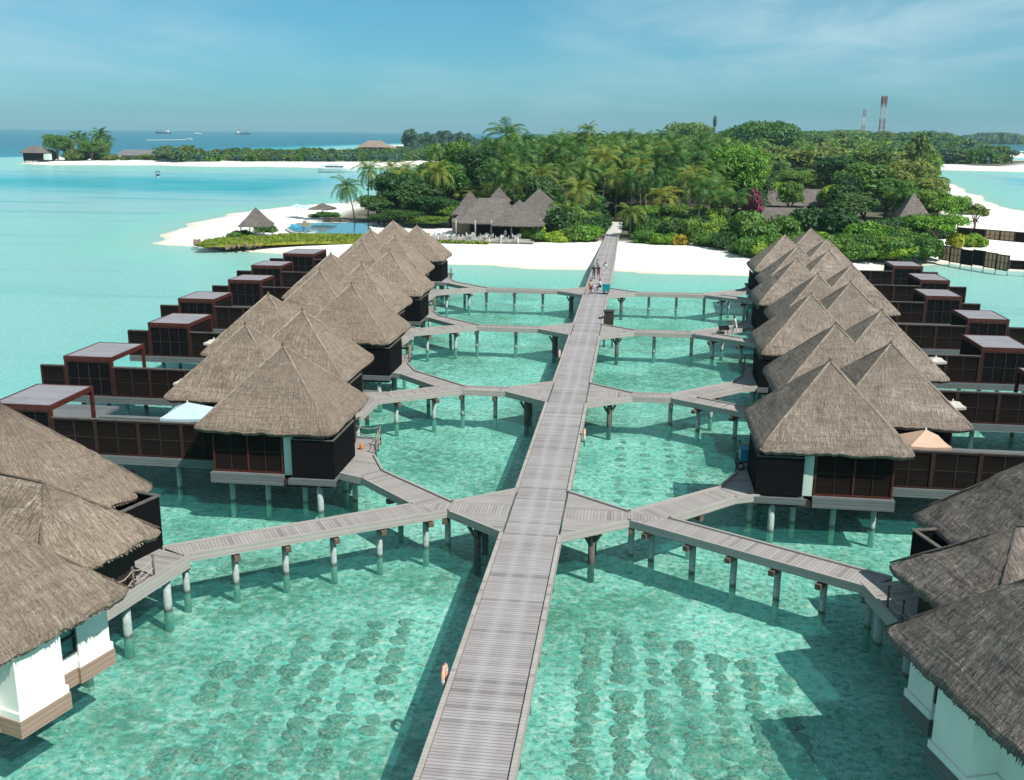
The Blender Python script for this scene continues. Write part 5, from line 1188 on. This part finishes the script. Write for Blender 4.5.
for i in range(520):
    px = rf.uniform(160, 405); f = rf.random(); py = 163.6-f*6.5; p = at(px, py, 0); hh = 2.4+2.4*f*rf.random()+(1.5 if px < 200 else 0)
    if 200 < px < 204 or 222 > px > 219: continue
    if px < 225 and px > 190: hh *= .6
    it.append((p.x, p.y, 'tree', hh, .75+.5*rf.random()))
for i in range(420):
    px = rf.uniform(395, 520); f = rf.random(); py = 162.5-f*9; p = at(px, py, 0); it.append((p.x, p.y, 'tree', 2.0+2*rf.random(), .7+.4*rf.random()+f*.3))
mass('far_wood', 'low shrubs along the long white sandbar of the far left island', it, [M['leaf_olive'], M['leaf_mid'], M['leaf_olive'], M['leaf_blue']], 4)
gl_ = 'tall feathery casuarina tree on the far island left of the grove'
for px in (407, 410, 413, 417, 421, 424, 428, 433, 436, 440, 444, 448, 453, 457, 461, 464, 469, 474, 478, 482, 486, 490, 495): p = at(px, 151.5+rf.random(), 0); h_ = rf.uniform(1.0, 1.7)*(.9 if px > 450 else 1); plant('casu', p.x, p.y, 0, h_*1.0, h_*1.3, gl_, 'casuarina trees on the far island', name='casuarina_tree')
# left far islet: palms and trees one by one
for i, (px, py, s_) in enumerate(((46, 139, 1.0), (57, 142, .8), (69, 139, .9), (79, 136.5, 1.1), (85, 138, 1.0), (97, 137, 1.2), (103, 134, 1.3), (106, 140, 1.0))):
    p = at(px, 160.5, 0); q = atY(px, py, p.y); T = plant('farp', q.x, p.y, 0, s_*1.25, (q.z)/13, 'dark coconut palm on the small islet by the over-water hut', 'palms on the small left islet')
    for ch in T.children:
        if not ch.name.startswith('trunk'): k_ = s_*1.25/(q.z/13); ch.scale = (1, 1, k_); ch.location.z = 13*(1-k_)
for i, (px, r_, h_) in enumerate(((50, 6, 1.2), (58, 8, 1.5), (66, 8, 1.4), (74, 7, 1.2), (83, 7, 1.2), (92, 8, 1.2), (101, 7, 1.1), (110, 6, .8), (98, 5, .8), (106, 4, .55), (45, 4, .8), (125, 3.5, .5), (136, 4, .6), (146, 4, .45), (118, 3, .35), (154, 4, .5), (161, 5, .6), (128, 3, .3))):
    p = at(px, 161.8+.5*(i % 2), 0); plant(['fart1', 'mid0', 'olive1', 'fart1'][i % 4], p.x, p.y, 0, r_/4.6, h_*1.15, 'rounded shrub tree on the small left islet', 'shrub trees on the small left islet')
# big domed trees behind the grove
tree_at('big', 690, 137, 760, 17, 'hazy domed giant tree on the skyline left of the thin mast'); tree_at('big', 764, 139.5, 600, 20, 'largest domed tree on the skyline behind the grove'); tree_at('big', 740, 143, 620, 15, 'lower shoulder tree left of the largest domed tree')
tree_at('big', 843, 137.5, 1300, 28, 'far blue domed tree left of the masts'); tree_at('big', 812, 140, 1000, 20, 'far blue domed tree nearest the masts on their left')
tree_at('gnarl', 1013, 153, 720, 8.0, 'gnarled bare-branched tree at the right frame edge beyond the channel')
p = at(1000, 165.5, 0); plant('fart1', p.x, p.y, 0, 1.3, 1.2, 'small round shrub on the far right sandbar')

# ------------------------------------------------------------------ restaurant
def hut(name, x, y, z0, hx, hy, ze, za, label, cat, rx=0, rot=0.0, th='thatch_far', wall='dark_wood', wallh=True, cone=False, posts=True, seed=0, group=None):
    H_ = empty(name, (x, y, z0), 0, label, cat, group)
    m = roof_mb(0, 0, hx, hy, ze-z0, za-z0, rx, rot, 8, .5, .05, .4, seed, .1, .25, cone); r = m.build('roof', M[th], H_); tuft(m2 := MB(), 0, 0, za-z0-.1, .2); m2.build('ridge_tuft', M[th], r)
    if wallh: m = MB(); m.box((0, 0, (ze-z0)/2+.1), (hx*1.5, hy*1.5, ze-z0+.1), rot); m.build('wall', M[wall], H_)
    if posts:
        for a in (-1, 1):
            for b in (-1, 1):
                c, s = math.cos(rot), math.sin(rot); X, Y = a*hx*.84, b*hy*.84
                m = MB(); X2, Y2 = X*c-Y*s, X*s+Y*c; m.tube([(X2, Y2, 0), (X2, Y2, ze-z0+.3)], .11, 8); m.build('post', M['palm_bark'], H_)
    return H_
RB = empty('restaurant', (-24, 184, 1.3), 0, 'long grey-thatched beach restaurant with several peaked roofs left of the path', 'restaurant')
for i, (x, y, hx, hy, ze, za, rx) in enumerate(((-26.6, 184.5, 5.6, 5.6, 3.9, 8.0, 2.4), (-21.0, 181.2, 4.7, 4.6, 3.8, 8.0, 0), (-18.2, 188.5, 5.6, 5.4, 4.2, 9.6, 0), (-31.2, 187.0, 2.6, 4.0, 3.6, 6.6, 0))):
    m = roof_mb(x+24, y-184, hx, hy, ze-1.3, za-1.3, rx, 0, 10, .45, .03, .35, 300+i, 0, .28, fringe=0); m.build('roof', M['thatch_far'], RB)
m = MB(); m.bx(-30.5+24, -15.5+24, 184-184, 192-184, 0, 3.6); m.build('wall', M['dark_wood'], RB)
m = MB(); m.bx(-34+24, -30.6+24, 185-184, 190-184, 0, 2.6); m.build('wall', M['house_tan'], RB)
for x in (-32, -28.5, -25.6, -22, -17.2): m = MB(); m.tube([(x+24, -6.2, 0), (x+24, -6.2, 3.2)], .13, 8); m.build('post', M['pale_wood'], RB)
DK = empty('restaurant_deck', (-28, 176, 1.2), 0, 'pale timber dining deck on the beach in front of the restaurant', 'deck')
m = MB(); m.bx(-16, 10.5, -4.3, 3.5, .0, .16); m.build('deck', M['pale_wood'], DK); m = MB(); m.bx(-16, 10.5, -4.4, -4.31, -.6, .15); m.build('skirt_board', M['post_grey'], DK)
m = MB(); m.bx(2.5, 9.5, -5.9, -4.45, -.25, -.15); m.bx(3.0, 9.0, -6.9, -5.95, -.6, -.5); m.build('steps', M['pale_wood'], DK)
for x in (-6, 3, 5, 8): m = MB(); m.tube([(x, -4.6, -.8), (x, -4.6, 1.0)], .06, 6); m.build('rail_post', M['white_paint'], DK)
def chair_mesh():
    m = MB(); m.bx(-.27, .27, -.27, .27, .40, .46); m.beam((0, .25, .46), (0, .33, .98), .54, .06); m.bx(-.3, -.25, -.27, .27, .62, .67); m.bx(.25, .3, -.27, .27, .62, .67)
    for a in (-.25, .25):
        for b in (-.24, .24): m.bx(a-.03, a+.03, b-.03, b+.03, 0, .66 if b < 0 else .45)
    return m
cm_ = chair_mesh(); o0 = cm_.build('chair', M['chair_white']); chm = o0.data; bpy.data.objects.remove(o0)
m = MB(); m.bx(-.45, .45, -.45, .45, .72, .76); m.bx(-.05, .05, -.05, .05, 0, .72); m.bx(-.3, .3, -.3, .3, 0, .04); o0 = m.build('table', M['chair_white']); tbm = o0.data; bpy.data.objects.remove(o0)
rc_ = random.Random(8)
for i in range(9):
    for row in range(2):
        x = -42.5+i*2.75+rc_.uniform(-.3, .3); y = 173.4+row*3.1+rc_.uniform(-.3, .3)
        if row == 1 and i % 3 == 1: continue
        o = bpy.data.objects.new('table', tbm); COL.objects.link(o); o.location = (x, y, 1.36); tag(o, 'white square dining table on the beach restaurant deck', 'table', 'white dining tables on the restaurant deck')
        for a in (0, 1, 2, 3):
            if rc_.random() < .25: continue
            an = a*PI/2+rc_.uniform(-.3, .3); o = bpy.data.objects.new('chair', chm); COL.objects.link(o); o.location = (x-math.sin(an)*-.85*-1, y+math.cos(an)*.85, 1.36); o.rotation_euler = (0, 0, an)
            tag(o, 'white chair drawn up to a dining table on the restaurant deck', 'chair', 'white chairs on the restaurant deck')
p = atY(505, 233, 176); person(p.x, 176.4, 1.36, PI, 'person in pale clothes standing on the restaurant deck by the chairs', M['cloth_grey'], M['cloth_grey'], group='people at the restaurant')
for i, (px, py, r, za) in enumerate(((466, 205, 2.6, 7.6), (458, 212, 2.0, 6.0), (470, 196, 2.0, 10.0), (499, 193, 2.4, 12.0))):
    Y = (196, 198, 206, 208)[i]; q = atY(px, py, Y)
    hut('thatched_hut', q.x, Y, 1.2, r, r, max(2.6, q.z-1.6), q.z+1.2, ('small cone-roofed hut at the left end of the restaurant', 'lowest small cone roof half hidden left of the restaurant', 'small pointed roof in the trees behind the restaurant', 'pale pointed roof tip in the palms behind the restaurant')[i], 'hut', seed=400+i)
hut('thatched_hut', 55.4, 214, 1.3, 3.4, 3.4, 3.6, 8.6, 'cone-roofed dark thatched hut among the trees on the right', 'hut', th='thatch_dark', cone=True, seed=410)
# long low roofs
for i, (x, y, hx, hy, ze, za, rx, lb) in enumerate(((atY(801, 190, 240).x, 240, 9.6, 5.5, 4.2, 7.6, 7.6, 'wide weathered thatched roof farther back in the right grove'), (atY(784, 208, 203).x, 203, 5.4, 3.8, 3.4, 5.9, 3.8, 'long grey thatched roof beside the magenta flowers'), (atY(805, 208, 205).x, 205, 2.6, 3.9, 3.5, 6.1, 0.1, 'gable-ended thatched roof joined right of the long grey roof'))):
    hut('thatched_building', x, y, 1.2, hx, hy, ze, za, lb, 'building', rx=rx, posts=False, seed=420+i, rot=.0)
p = at(560, 207, 4); m = MB()
# ------------------------------------------------------------------ left spit: gazebo, pool, rocks, palapa
gq = at(257, 236, 1.15); G = empty('gazebo', (gq.x, gq.y, 1.1), 0, 'open gazebo with steep grey thatched roof on the left sand spit', 'gazebo')
m = roof_mb(0, 0, 2.8, 2.8, 2.05, 5.2, 0, .15, 10, .35, .05, .4, 500, .12, .2); m.build('roof', M['thatch_far'], G)
for a in (-2.1, 2.1):
    for b in (-2.1, 2.1): m = MB(); m.tube([(a, b, 0), (a, b, 2.2)], .11, 8); m.build('post', M['palm_bark'], G)
m = MB(); m.lathe([(0, .0), (3.5, .0), (3.5, -.25)][::-1], (0, 0, .06), 28); m.build('platform', M['stone_pale'], G)
m = MB(); m.bx(-1.4, 1.4, -.5, .5, .05, .5); m.build('bench', M['white_paint'], G)
p = at(323, 219.5, 1.1)
def palapa(x, y, z, r, h, label, group=None):
    T = empty('thatched_parasol', (x, y, z), 0, label, 'parasol', group)
    m = roof_mb(0, 0, r, r, h-1.2, h, 0, 0, 6, .4, .05, .3, 510, .06, .15, True); m.build('canopy', M['thatch_far'], T); m = MB(); m.tube([(0, 0, 0), (0, 0, h-.2)], .1, 8); m.build('pole', M['palm_bark'], T)
palapa(p.x, p.y, 1.0, 2.5, 3.6, 'round grey thatched parasol by the pool on the left spit')
q = at(976, 221, 1.2); palapa(q.x, q.y, 1.1, 1.9, 2.9, 'grey thatched parasol lower of the two on the right beach', 'thatched parasols on the right beach'); q = at(969, 214, 1.2); palapa(q.x, q.y, 1.1, 1.8, 2.8, 'grey thatched parasol upper of the two on the right beach', 'thatched parasols on the right beach')
q = at(325, 222, 1.1); m = MB(); m.bx(-1.6, 1.9, -.5, .5, 0, 1.0); o = m.build('low_wall', M['stone_brown'], None, (q.x+1.4, q.y, 1.0)); tag(o, 'low brown stone wall under the round thatched parasol', 'wall')
for i, px in enumerate((297, 302, 308)):
    q = at(px, 217+i, 1.1); T = empty('beach_parasol', (q.x, q.y, 1.1), 0, 'faded pale beach parasol on the sand left of the pool', 'parasol', 'pale parasols left of the pool')
    m = MB(); m.lathe([(1.6, 2.3), (1.0, 2.62), (.02, 2.9)], (0, 0, 0), 12, smooth=False); m.build('canopy', M['canvas_blue'], T); m = MB(); m.tube([(0, 0, 0), (0, 0, 2.8)], .04, 6); m.build('pole', M['pale_metal'], T)
q = at(309, 224, 1.1); T = empty('beach_parasol', (q.x, q.y, 1.1), 0, 'white beach parasol above the blue loungers', 'parasol'); m = MB(); m.lathe([(1.7, 2.2), (1.0, 2.55), (.02, 2.85)], (0, 0, 0), 12, smooth=False); m.build('canopy', M['canvas_white'], T); m = MB(); m.tube([(0, 0, 0), (0, 0, 2.8)], .04, 6); m.build('pole', M['pale_metal'], T)
cor = [at(px, py, 1.3) for px, py in ((285, 229), (292, 225), (305, 223.5), (330, 223), (352, 223), (372, 224), (372, 236), (350, 235.2), (325, 234.5), (305, 234), (292, 232.5))]
SP = empty('swimming_pool', (0, 0, 0), 0, 'infinity swimming pool with curved left end on the sand spit', 'swimming pool')
cx_ = sum(c.x for c in cor)/len(cor); cy_ = sum(c.y for c in cor)/len(cor)
m = MB(); m.prism([(c.x, c.y) for c in cor], .9, 1.42); m.build('coping', M['stone_pale'], SP); m = MB(); m.prism([(cx_+(c.x-cx_)*.955, cy_+(c.y-cy_)*.93) for c in cor], 1.0, 1.45); m.build('pool_water', M['swim_water'], SP)
for i, (px, py) in enumerate(((293, 228), (297, 229.5), (302, 228.5), (300, 231), (306, 230))):
    q = at(px, py, 1.5); lounger(q.x, q.y, 1.45, .5+i*.5, M['lounger_blue'], 'blue sun lounger crowded at the curved left end of the pool', 'blue loungers by the pool')
q = at(306, 226.5, 1.6); m = MB(); m.bx(-.7, .7, -.4, .4, 0, .9); m.bx(-.5, .1, -.3, .3, .9, 1.3); o = m.build('bar_counter', M['house_tan'], None, (q.x, q.y, 1.45)); tag(o, 'small brown counter between the blue loungers and the white parasol', 'counter')
# lawn
lawn = [at(px, py, 1.2) for px, py in ((197, 245), (207, 241), (228, 238), (240, 236), (262, 238), (280, 235.5), (300, 234.8), (330, 235.2), (372, 236), (372, 242), (330, 242), (300, 242.5), (280, 243.2), (255, 244.2), (225, 245.2), (205, 245.5))]
m = MB(); m.prism([(c.x, c.y) for c in lawn], .9, 1.36); o = m.build('lawn', M['leaf_yellow']); o.data.materials.clear()
t = NT('lawn_turf'); nn = t.noise(t.pos(), .8, 5, .7); t.done(t.bsdf(t.mix(t.rng(nn, .35, .65), (.10, .13, .012), (.30, .30, .03)), .9, nn, .8, .15)); o.data.materials.append(t.m); tag(o, kind='structure')
# grass blades on the lawn, plus the strip before the restaurant
rs = np.random.RandomState(5); C = []
lp = [(c.x, c.y) for c in lawn]; xs_ = [a for a, b in lp]; ys_ = [b for a, b in lp]
while len(C) < 5200:
    x, y = rs.uniform(min(xs_), max(xs_)), rs.uniform(min(ys_), max(ys_))
    if inside(x, y, lp): C.append((x, y, 1.36+rs.uniform(0, .16)))
while len(C) < 6400: C.append((rs.uniform(-44, -25), rs.uniform(170.2, 171.4), 1.25+rs.uniform(0, .15)))
C = np.array(C); N = rs.normal(size=C.shape)*.6+np.array([0, -.4, .8]); N /= np.linalg.norm(N, axis=1, keepdims=True)
o = bpy.data.objects.new('lawn_grass', quads_mesh('lawn_grass', leaf_quads(rs, C, N, .42), M['grass_blade'])); COL.objects.link(o); tag(o, 'yellow-green tufted grass edging the lawn and the dining deck', 'grass', None, 'stuff')
# rocks
rk = []
for s in range(3):
    bm = bmesh.new(); bmesh.ops.create_icosphere(bm, subdivisions=2, radius=1)
    for v in bm.verts: v.co *= 1+.35*mnoise.noise(v.co*1.3+Vector((s*9, 0, 0))); v.co.z *= .7
    me_ = bpy.data.meshes.new('rock'); bm.to_mesh(me_); bm.free(); me_.materials.append(M['stone_brown']); rk.append(me_)
for i in range(120):
    f = i/120; px = 194+f*82+rf.uniform(-2, 2); py = 244.6+2.6*math.sin(PI*min(1, f*1.1))+rf.uniform(-1.5, 1.7)-(f*.4); q = at(px, py, .7)
    o = bpy.data.objects.new('rock', rk[i % 3]); COL.objects.link(o); s = rf.uniform(.2, .48); o.location = (q.x, q.y, .75+rf.uniform(0, .45)); o.scale = (s, s*.9, s); o.rotation_euler = (rf.uniform(0, 3), rf.uniform(0, 3), rf.uniform(0, 3)); tag(o, 'brown boulder in the rock edging below the gazebo lawn', 'rock', 'boulders below the gazebo lawn')
# path on land
m = MB(); m.prism([(-5.6, 165), (-3.1, 165), (-3.0, 190), (-2.6, 200), (-2.9, 214), (-5.9, 214), (-5.8, 200), (-5.6, 190)], .9, 1.52); o = m.build('path', M['stone_pale']); tag(o, kind='structure')
for sx_ in (-.0,):
    for i, (x, y) in enumerate(((-8.6, 208), (-.2, 209), (-4.6, 230), (-8.4, 199), (-.2, 199))): plant('dbush%d' % (i % 3), x, y, 1.0, 1.05, 1.1, 'dark bush crowding the shaded end of the path', 'dark bushes at the path end')

# ------------------------------------------------------------------ screens in the water and on the right beach
def screen_line(p0, p1, n, z0, z1, label, panels, legs):
    F = empty('panel_fence', ((p0[0]+p1[0])/2, (p0[1]+p1[1])/2, 0), 0, label, 'fence'); bx_, by_ = F.location.x, F.location.y
    for i in range(n):
        a = Vector((p0[0]+(p1[0]-p0[0])*i/n-bx_, p0[1]+(p1[1]-p0[1])*i/n-by_, 0)); b = Vector((p0[0]+(p1[0]-p0[0])*(i+1)/n-bx_, p0[1]+(p1[1]-p0[1])*(i+1)/n-by_, 0)); dz = -(.09 if legs else .0)*(i % 3)
        m = MB(); m.beam((a.x, a.y, (z0+z1)/2+dz), (b.x, b.y, (z0+z1)/2+dz), .07, z1-z0); pn = m.build('panel', M['screen_brown'] if panels[i] else M['reed_panel'], F)
        m = MB()
        for e in (.02, .98): q = a.lerp(b, e); m.box((q.x, q.y, (z0+z1)/2+dz), (.2, .2, z1-z0+.15))
        m.beam((a.x, a.y, z1+dz), (b.x, b.y, z1+dz), .14, .12); m.beam((a.x, a.y, z0+dz), (b.x, b.y, z0+dz), .14, .12); 
        if not panels[i]:
            for e in (.33, .66): q = a.lerp(b, e); m.box((q.x, q.y, (z0+z1)/2+dz), (.13, .13, z1-z0))
            m.beam((a.x, a.y, (z0+z1)/2+dz), (b.x, b.y, (z0+z1)/2+dz), .12, .06)
        m.build('frame', M['dark_wood'], pn)
        if legs: m = MB(); m.tube([(b.x, b.y, -1.2), (b.x, b.y, z0)], .09, 8); m.build('leg', M['stilt'], F)
t = NT('reed_panel'); nn = t.noise(t.mapping(t.obj(), (1, 1, 9)), 2, 4); cc_ = t.mix(nn, (.40, .30, .20), (.70, .56, .42)); b_ = t.bsdf(cc_, .9); tl = t.n('ShaderNodeBsdfTranslucent'); t.l(cc_, tl.inputs[0]); ms_ = t.n('ShaderNodeMixShader'); ms_.inputs[0].default_value = .62; t.l(b_.outputs[0], ms_.inputs[1]); t.l(tl.outputs[0], ms_.inputs[2]); M['reed_panel'] = t.done(ms_)
screen_line((48.0, 166.5), (54.6, 155.0), 6, .75, 2.95, 'dark panelled screen fence standing in the shallow water on the right', (0, 0, 1, 1, 0, 0), True)
screen_line((54.8, 155.2), (63.0, 152.8), 4, .9, 2.1, 'low brown fence running on from the water screens to the right frame edge', (1, 1, 1, 1), True)
screen_line((60.5, 200.5), (72.5, 189.5), 6, 1.2, 2.9, 'brown framed fence of reed panels across the right beach', (1, 1, 0, 0, 1, 0), False)
# ------------------------------------------------------------------ far left: hut on water, low building, house, boats
q = at(37, 162.5, 0); H_ = empty('over_water_hut', (q.x, q.y, 0), 0, 'dark-walled grey-roofed hut standing over the water at the far left islet', 'hut')
m = MB(); m.bx(-5.5, 5.5, -4, 4, 1.0, 6.0); m.build('wall', M['screen_brown'], H_); m = roof_mb(0, 0, 7.2, 5.5, 5.6, 9.3, 3.5, 0, 5, 1.0, .05, .5, 600, .05, .3); m.build('roof', M['thatch_far'], H_)
m = MB(); m.bx(6.2, 9.4, -3.0, 0, 1.6, 5.0); m.build('pale_annexe', M['mint_panel'], H_)
for a in (-5, 0, 5): m = MB(); m.tube([(a, -3.8, -3), (a, -3.8, 1)], .3, 8); m.build('stilt', M['post_grey'], H_)
q = at(134, 162.0, 0); H_ = empty('low_building', (q.x, q.y+10, 0), 0, 'long low grey-roofed pavilion on the far left islet', 'building')
m = MB(); m.bx(-12, 12, -2, 3, 0, 3.8); m.build('wall', M['house_tan'], H_); m = roof_mb(0, 0, 14, 5.5, 3.7, 7.0, 11.5, 0, 4, 1.2, .04, .5, 601, .05, .3); m.build('roof', M['roof_shingle'], H_)
q = at(375, 155.5, 0); H_ = empty('beach_house', (q.x, q.y, 1), 0, 'tan hip-roofed house on the far sandbar above the yacht', 'house')
m = MB(); m.bx(-10, 10, -6, 6, 0, 6.0); m.build('wall', M['house_tan'], H_); m = roof_mb(0, 0, 12.5, 8, 5.5, 10.5, 5, 0, 5, 1.3, .04, .5, 602, .05, .3); m.build('roof', M['thatch_brown'], H_); m = roof_mb(13, 1, 6, 6, 3.5, 6.5, 2, 0, 5, 1.3, .04, .5, 603, .05, .3); m.build('roof', M['thatch_brown'], H_)
for a in (-6, -2, 2, 6): m = MB(); m.bx(a-1.1, a+1.1, -6.12, -6.02, 2.8, 5.0); m.build('window', M['glass_dark'], H_)
def hull(m, L, W_, H0, mi=0, bow=.35):
    sec = []
    for i in range(9):
        f = i/8; x = -L/2+L*f; w_ = W_/2*(1 if f < .6 else math.cos((f-.6)/.4*PI/2)**.8+.01)*(.85 if i == 0 else 1); rise = bow*H0*max(0, f-.5)**2*4
        sec.append([(x, -w_*.35, -H0*.35), (x, -w_*.85, H0*.1), (x+(.05*L if i == 8 else 0), -w_, H0+rise), (x+(.05*L if i == 8 else 0), w_, H0+rise), (x, w_*.85, H0*.1), (x, w_*.35, -H0*.35)])
    b = len(m.v)
    for s in sec: m.v += s
    for i in range(8):
        for k in range(6): j = (k+1) % 6; m.face((b+i*6+k, b+(i+1)*6+k, b+(i+1)*6+j, b+i*6+j), None, mi)
    m.face([b+k for k in range(6)]); m.face([b+48+5-k for k in range(6)])
def boat(name, px, py, L, label, cat, kind, rz=0.0):
    q = at(px, py, 0); B = empty(name, (q.x, q.y, 0), rz, label, cat)
    m = MB(); hull(m, L, L*.26, L*.07); m.build('hull', M['hull_white'] if kind != 'ship' else M['hull_dark'], B); h0 = L*.07
    if kind == 'yacht':
        m = MB(); m.prism([(-L*.42, -L*.10), (L*.18, -L*.10), (L*.32, 0), (L*.18, L*.10), (-L*.42, L*.10)], h0, h0+L*.075); m.build('cabin', M['hull_white'], B)
        m = MB(); m.prism([(-L*.30, -L*.102), (L*.17, -L*.102), (L*.30, 0), (L*.17, L*.102), (-L*.30, L*.102)], h0+L*.025, h0+L*.055); m.build('window', M['boat_glass'], B)
        m = MB(); m.bx(-L*.30, L*.05, -L*.08, L*.08, h0+L*.078, h0+L*.11); m.build('flybridge', M['hull_white'], B)
    elif kind == 'small':
        m = MB(); m.bx(-L*.2, L*.12, -L*.08, L*.08, h0, h0+L*.12); m.build('console', M['boat_glass'], B); m = MB(); m.bx(-L*.3, L*.2, -L*.12, L*.12, h0+L*.28, h0+L*.31)
        for a in (-L*.28, L*.18):
            for b in (-L*.11, L*.11): m.tube([(a, b, h0), (a, b, h0+L*.28)], L*.008, 5)
        m.build('canopy', M['hull_dark'], B)
    else:
        m = MB(); m.bx(-L*.42, -L*.24, -L*.08, L*.08, h0, h0+L*.09); m.bx(-L*.38, -L*.28, -L*.06, L*.06, h0+L*.09, h0+L*.13); m.build('bridge', M['hull_white'], B)
        for a, hh in ((-.3, .3), (.1, .22), (.3, .18)): m = MB(); m.tube([(L*a, 0, h0), (L*a, 0, h0+L*hh)], L*.010, 6); m.tube([(L*a, 0, h0+L*hh*.5), (L*(a+.12), 0, h0+L*hh*.9)], L*.006, 5); m.build('mast', M['post_grey'], B)
    return B
boat('yacht', 338, 171, 19, 'long white motor yacht moored off the far sandbar', 'yacht', 'yacht', 0); boat('motorboat', 158, 177.3, 6.5, 'small white motorboat with dark canopy on the blue lagoon', 'boat', 'small', -1.2)
boat('motorboat', 165, 163.8, 15, 'white motorboat moored at the small left islet', 'boat', 'small', .1); boat('motorboat', 176, 164, 12, 'dark-topped boat right of the moored white motorboat', 'boat', 'small', .2)
boat('ship', 163, 133.4, 55, 'multi-masted work barge on the left horizon', 'ship', 'ship', 3.0); boat('ship', 243, 134.2, 48, 'white-bridged cargo ship on the horizon right of the others', 'ship', 'ship', .1); boat('motorboat', 198, 134.0, 24, 'tiny white boat between the two ships on the horizon', 'boat', 'yacht', .2)
B = boat('motorboat', 189, 139.5, 13, 'speeding white motorboat trailing a wake before the horizon', 'boat', 'yacht', .05)
a_, b_, c_, d_ = at(186, 139.6, 0), at(186, 139.9, 0), at(146, 140.3, 0), at(146, 140.0, 0); m = MB(); m.poly([(b_.x, b_.y, .15), (a_.x, a_.y, .15), (d_.x, d_.y, .15), (c_.x, c_.y, .15)]); o = m.build('boat_wake', M['wake_foam']); tag(o, 'white foam wake behind the speeding boat', 'wake', None, 'stuff')
# ------------------------------------------------------------------ masts on the horizon
def lattice(px, ytop, ybase, Y, w0, w1, label, bands, head=None):
    q = atY(px, ybase, Y); qt = atY(px, ytop, Y); h = qt.z; T = empty('radio_mast', (q.x, Y, 0), 0, label, 'mast'); n = 14
    def W_(f): return w0+(w1-w0)*f
    for s in range(bands):
        m = MB(); f0, f1 = s/bands, (s+1)/bands; nn = max(2, n//bands)
        for i in range(nn):
            a, b = f0+(f1-f0)*i/nn, f0+(f1-f0)*(i+1)/nn; c0 = [(x*W_(a)/2, y*W_(a)/2, a*h) for x, y in ((-1, -1), (1, -1), (1, 1), (-1, 1))]; c1 = [(x*W_(b)/2, y*W_(b)/2, b*h) for x, y in ((-1, -1), (1, -1), (1, 1), (-1, 1))]
            for k in range(4): j = (k+1) % 4; m.beam(c0[k], c1[k], .3*w0/3, .3*w0/3); m.beam(c0[k], c1[j], .16*w0/3, .16*w0/3); m.beam(c0[j], c1[k], .16*w0/3, .16*w0/3); m.beam(c1[k], c1[j], .18*w0/3, .18*w0/3)
        m.build('lattice_section', M['tower_red'] if (bands-s) % 2 else M['tower_white'], T)
    if head:
        for k in range(6): a = k*PI/3; m = MB(); m.box((math.cos(a)*w1*.6, math.sin(a)*w1*.6, h*.93), (w1*.25, w1*.25, h*.12)); m.build('antenna_panel', M['tower_red'], T)
lattice(879.5, 96, 150, 1150, 5.0, 4.6, 'taller red and white lattice mast on the right skyline', 5, True)
lattice(861, 109, 150, 1500, 4.0, 2.6, 'thinner lattice mast left of the tall red and white one', 5)
q = atY(714.5, 130, 700); qt = atY(714.5, 117, 700); T = empty('radio_mast', (q.x, 700, 0), 0, 'short faint mast with an oval head between the domed trees', 'mast'); m = MB(); m.tube([(0, 0, 0), (0, 0, qt.z)], .8, 8); m.build('pole', M['leaf_blue'], T); m = MB(); m.lathe([(.1, -5), (1.1, -2), (1.3, 1), (.8, 3.5), (.1, 4)], (0, 0, qt.z-3), 10); m.build('head', M['leaf_blue'], T)

# ------------------------------------------------------------------ coral frames on the sea bed, in rows
cr = []
for s in range(5):
    bm = bmesh.new(); bmesh.ops.create_icosphere(bm, subdivisions=4, radius=1)
    for v in bm.verts:
        n_ = mnoise.noise(v.co*1.5+Vector((s*7, 3, 0)))*.16+mnoise.noise(v.co*4+Vector((s*7, 3, 0)))*.16+mnoise.noise(v.co*8+Vector((0, s*5, 0)))*.14; v.co *= 1+n_; v.co.z *= .6
    me_ = bpy.data.meshes.new('coral_mound'); bm.to_mesh(me_); bm.free(); me_.materials.append(M['coral_rock']); cr.append(me_)
def bedz(x, y): return -1.5
cnt = 0
def coral(x, y, s, g):
    o = bpy.data.objects.new('coral_mound', cr[rf.randrange(5)]); COL.objects.link(o); o.location = (x, y, -1.0); o.scale = (s, s*rf.uniform(.75, 1.1), s*rf.uniform(.4, .8)); o.rotation_euler = (0, 0, rf.uniform(0, 6.28))
    tag(o, 'brown coral mound in the rows %s' % g, 'coral', 'coral mounds %s' % g)
for i, x0 in enumerate((-1.1, .2, 1.45, 2.75, 4.05, 5.3, 6.5)):
    for j in range(20):
        y = 25.2+j*.74+rf.uniform(-.15, .15)+(i % 2)*.2; x = x0+rf.uniform(-.14, .14)-(y-32)*.012
        if y > 41-i*.7 or rf.random() < .07: continue
        coral(x, y, rf.uniform(.38, .54), 'right of the jetty in front')
for i, x0 in enumerate((-8.9, -10.2, -11.5, -12.8, -14.2, -15.5)):
    for j in range(19):
        y = 25.2+j*.82+rf.uniform(-.2, .2)+(i % 2)*.3; x = x0+rf.uniform(-.13, .13)-(y-32)*.06
        if rf.random() < .10 or y > 40-(i*1.0): continue
        coral(x, y, rf.uniform(.34, .52), 'left of the jetty in front')
for i, x0 in enumerate((-.4, 1.2, 2.8, 4.2)):
    for j in range(12):
        y = 53+j*1.25+rf.uniform(-.2, .2); x = x0+rf.uniform(-.15, .15)
        if rf.random() < .1: continue
        coral(x, y, rf.uniform(.3, .42), 'right of the jetty beyond the nearest fork')
print('objects', len(bpy.data.objects), 'forest', nb_, len(far_list))
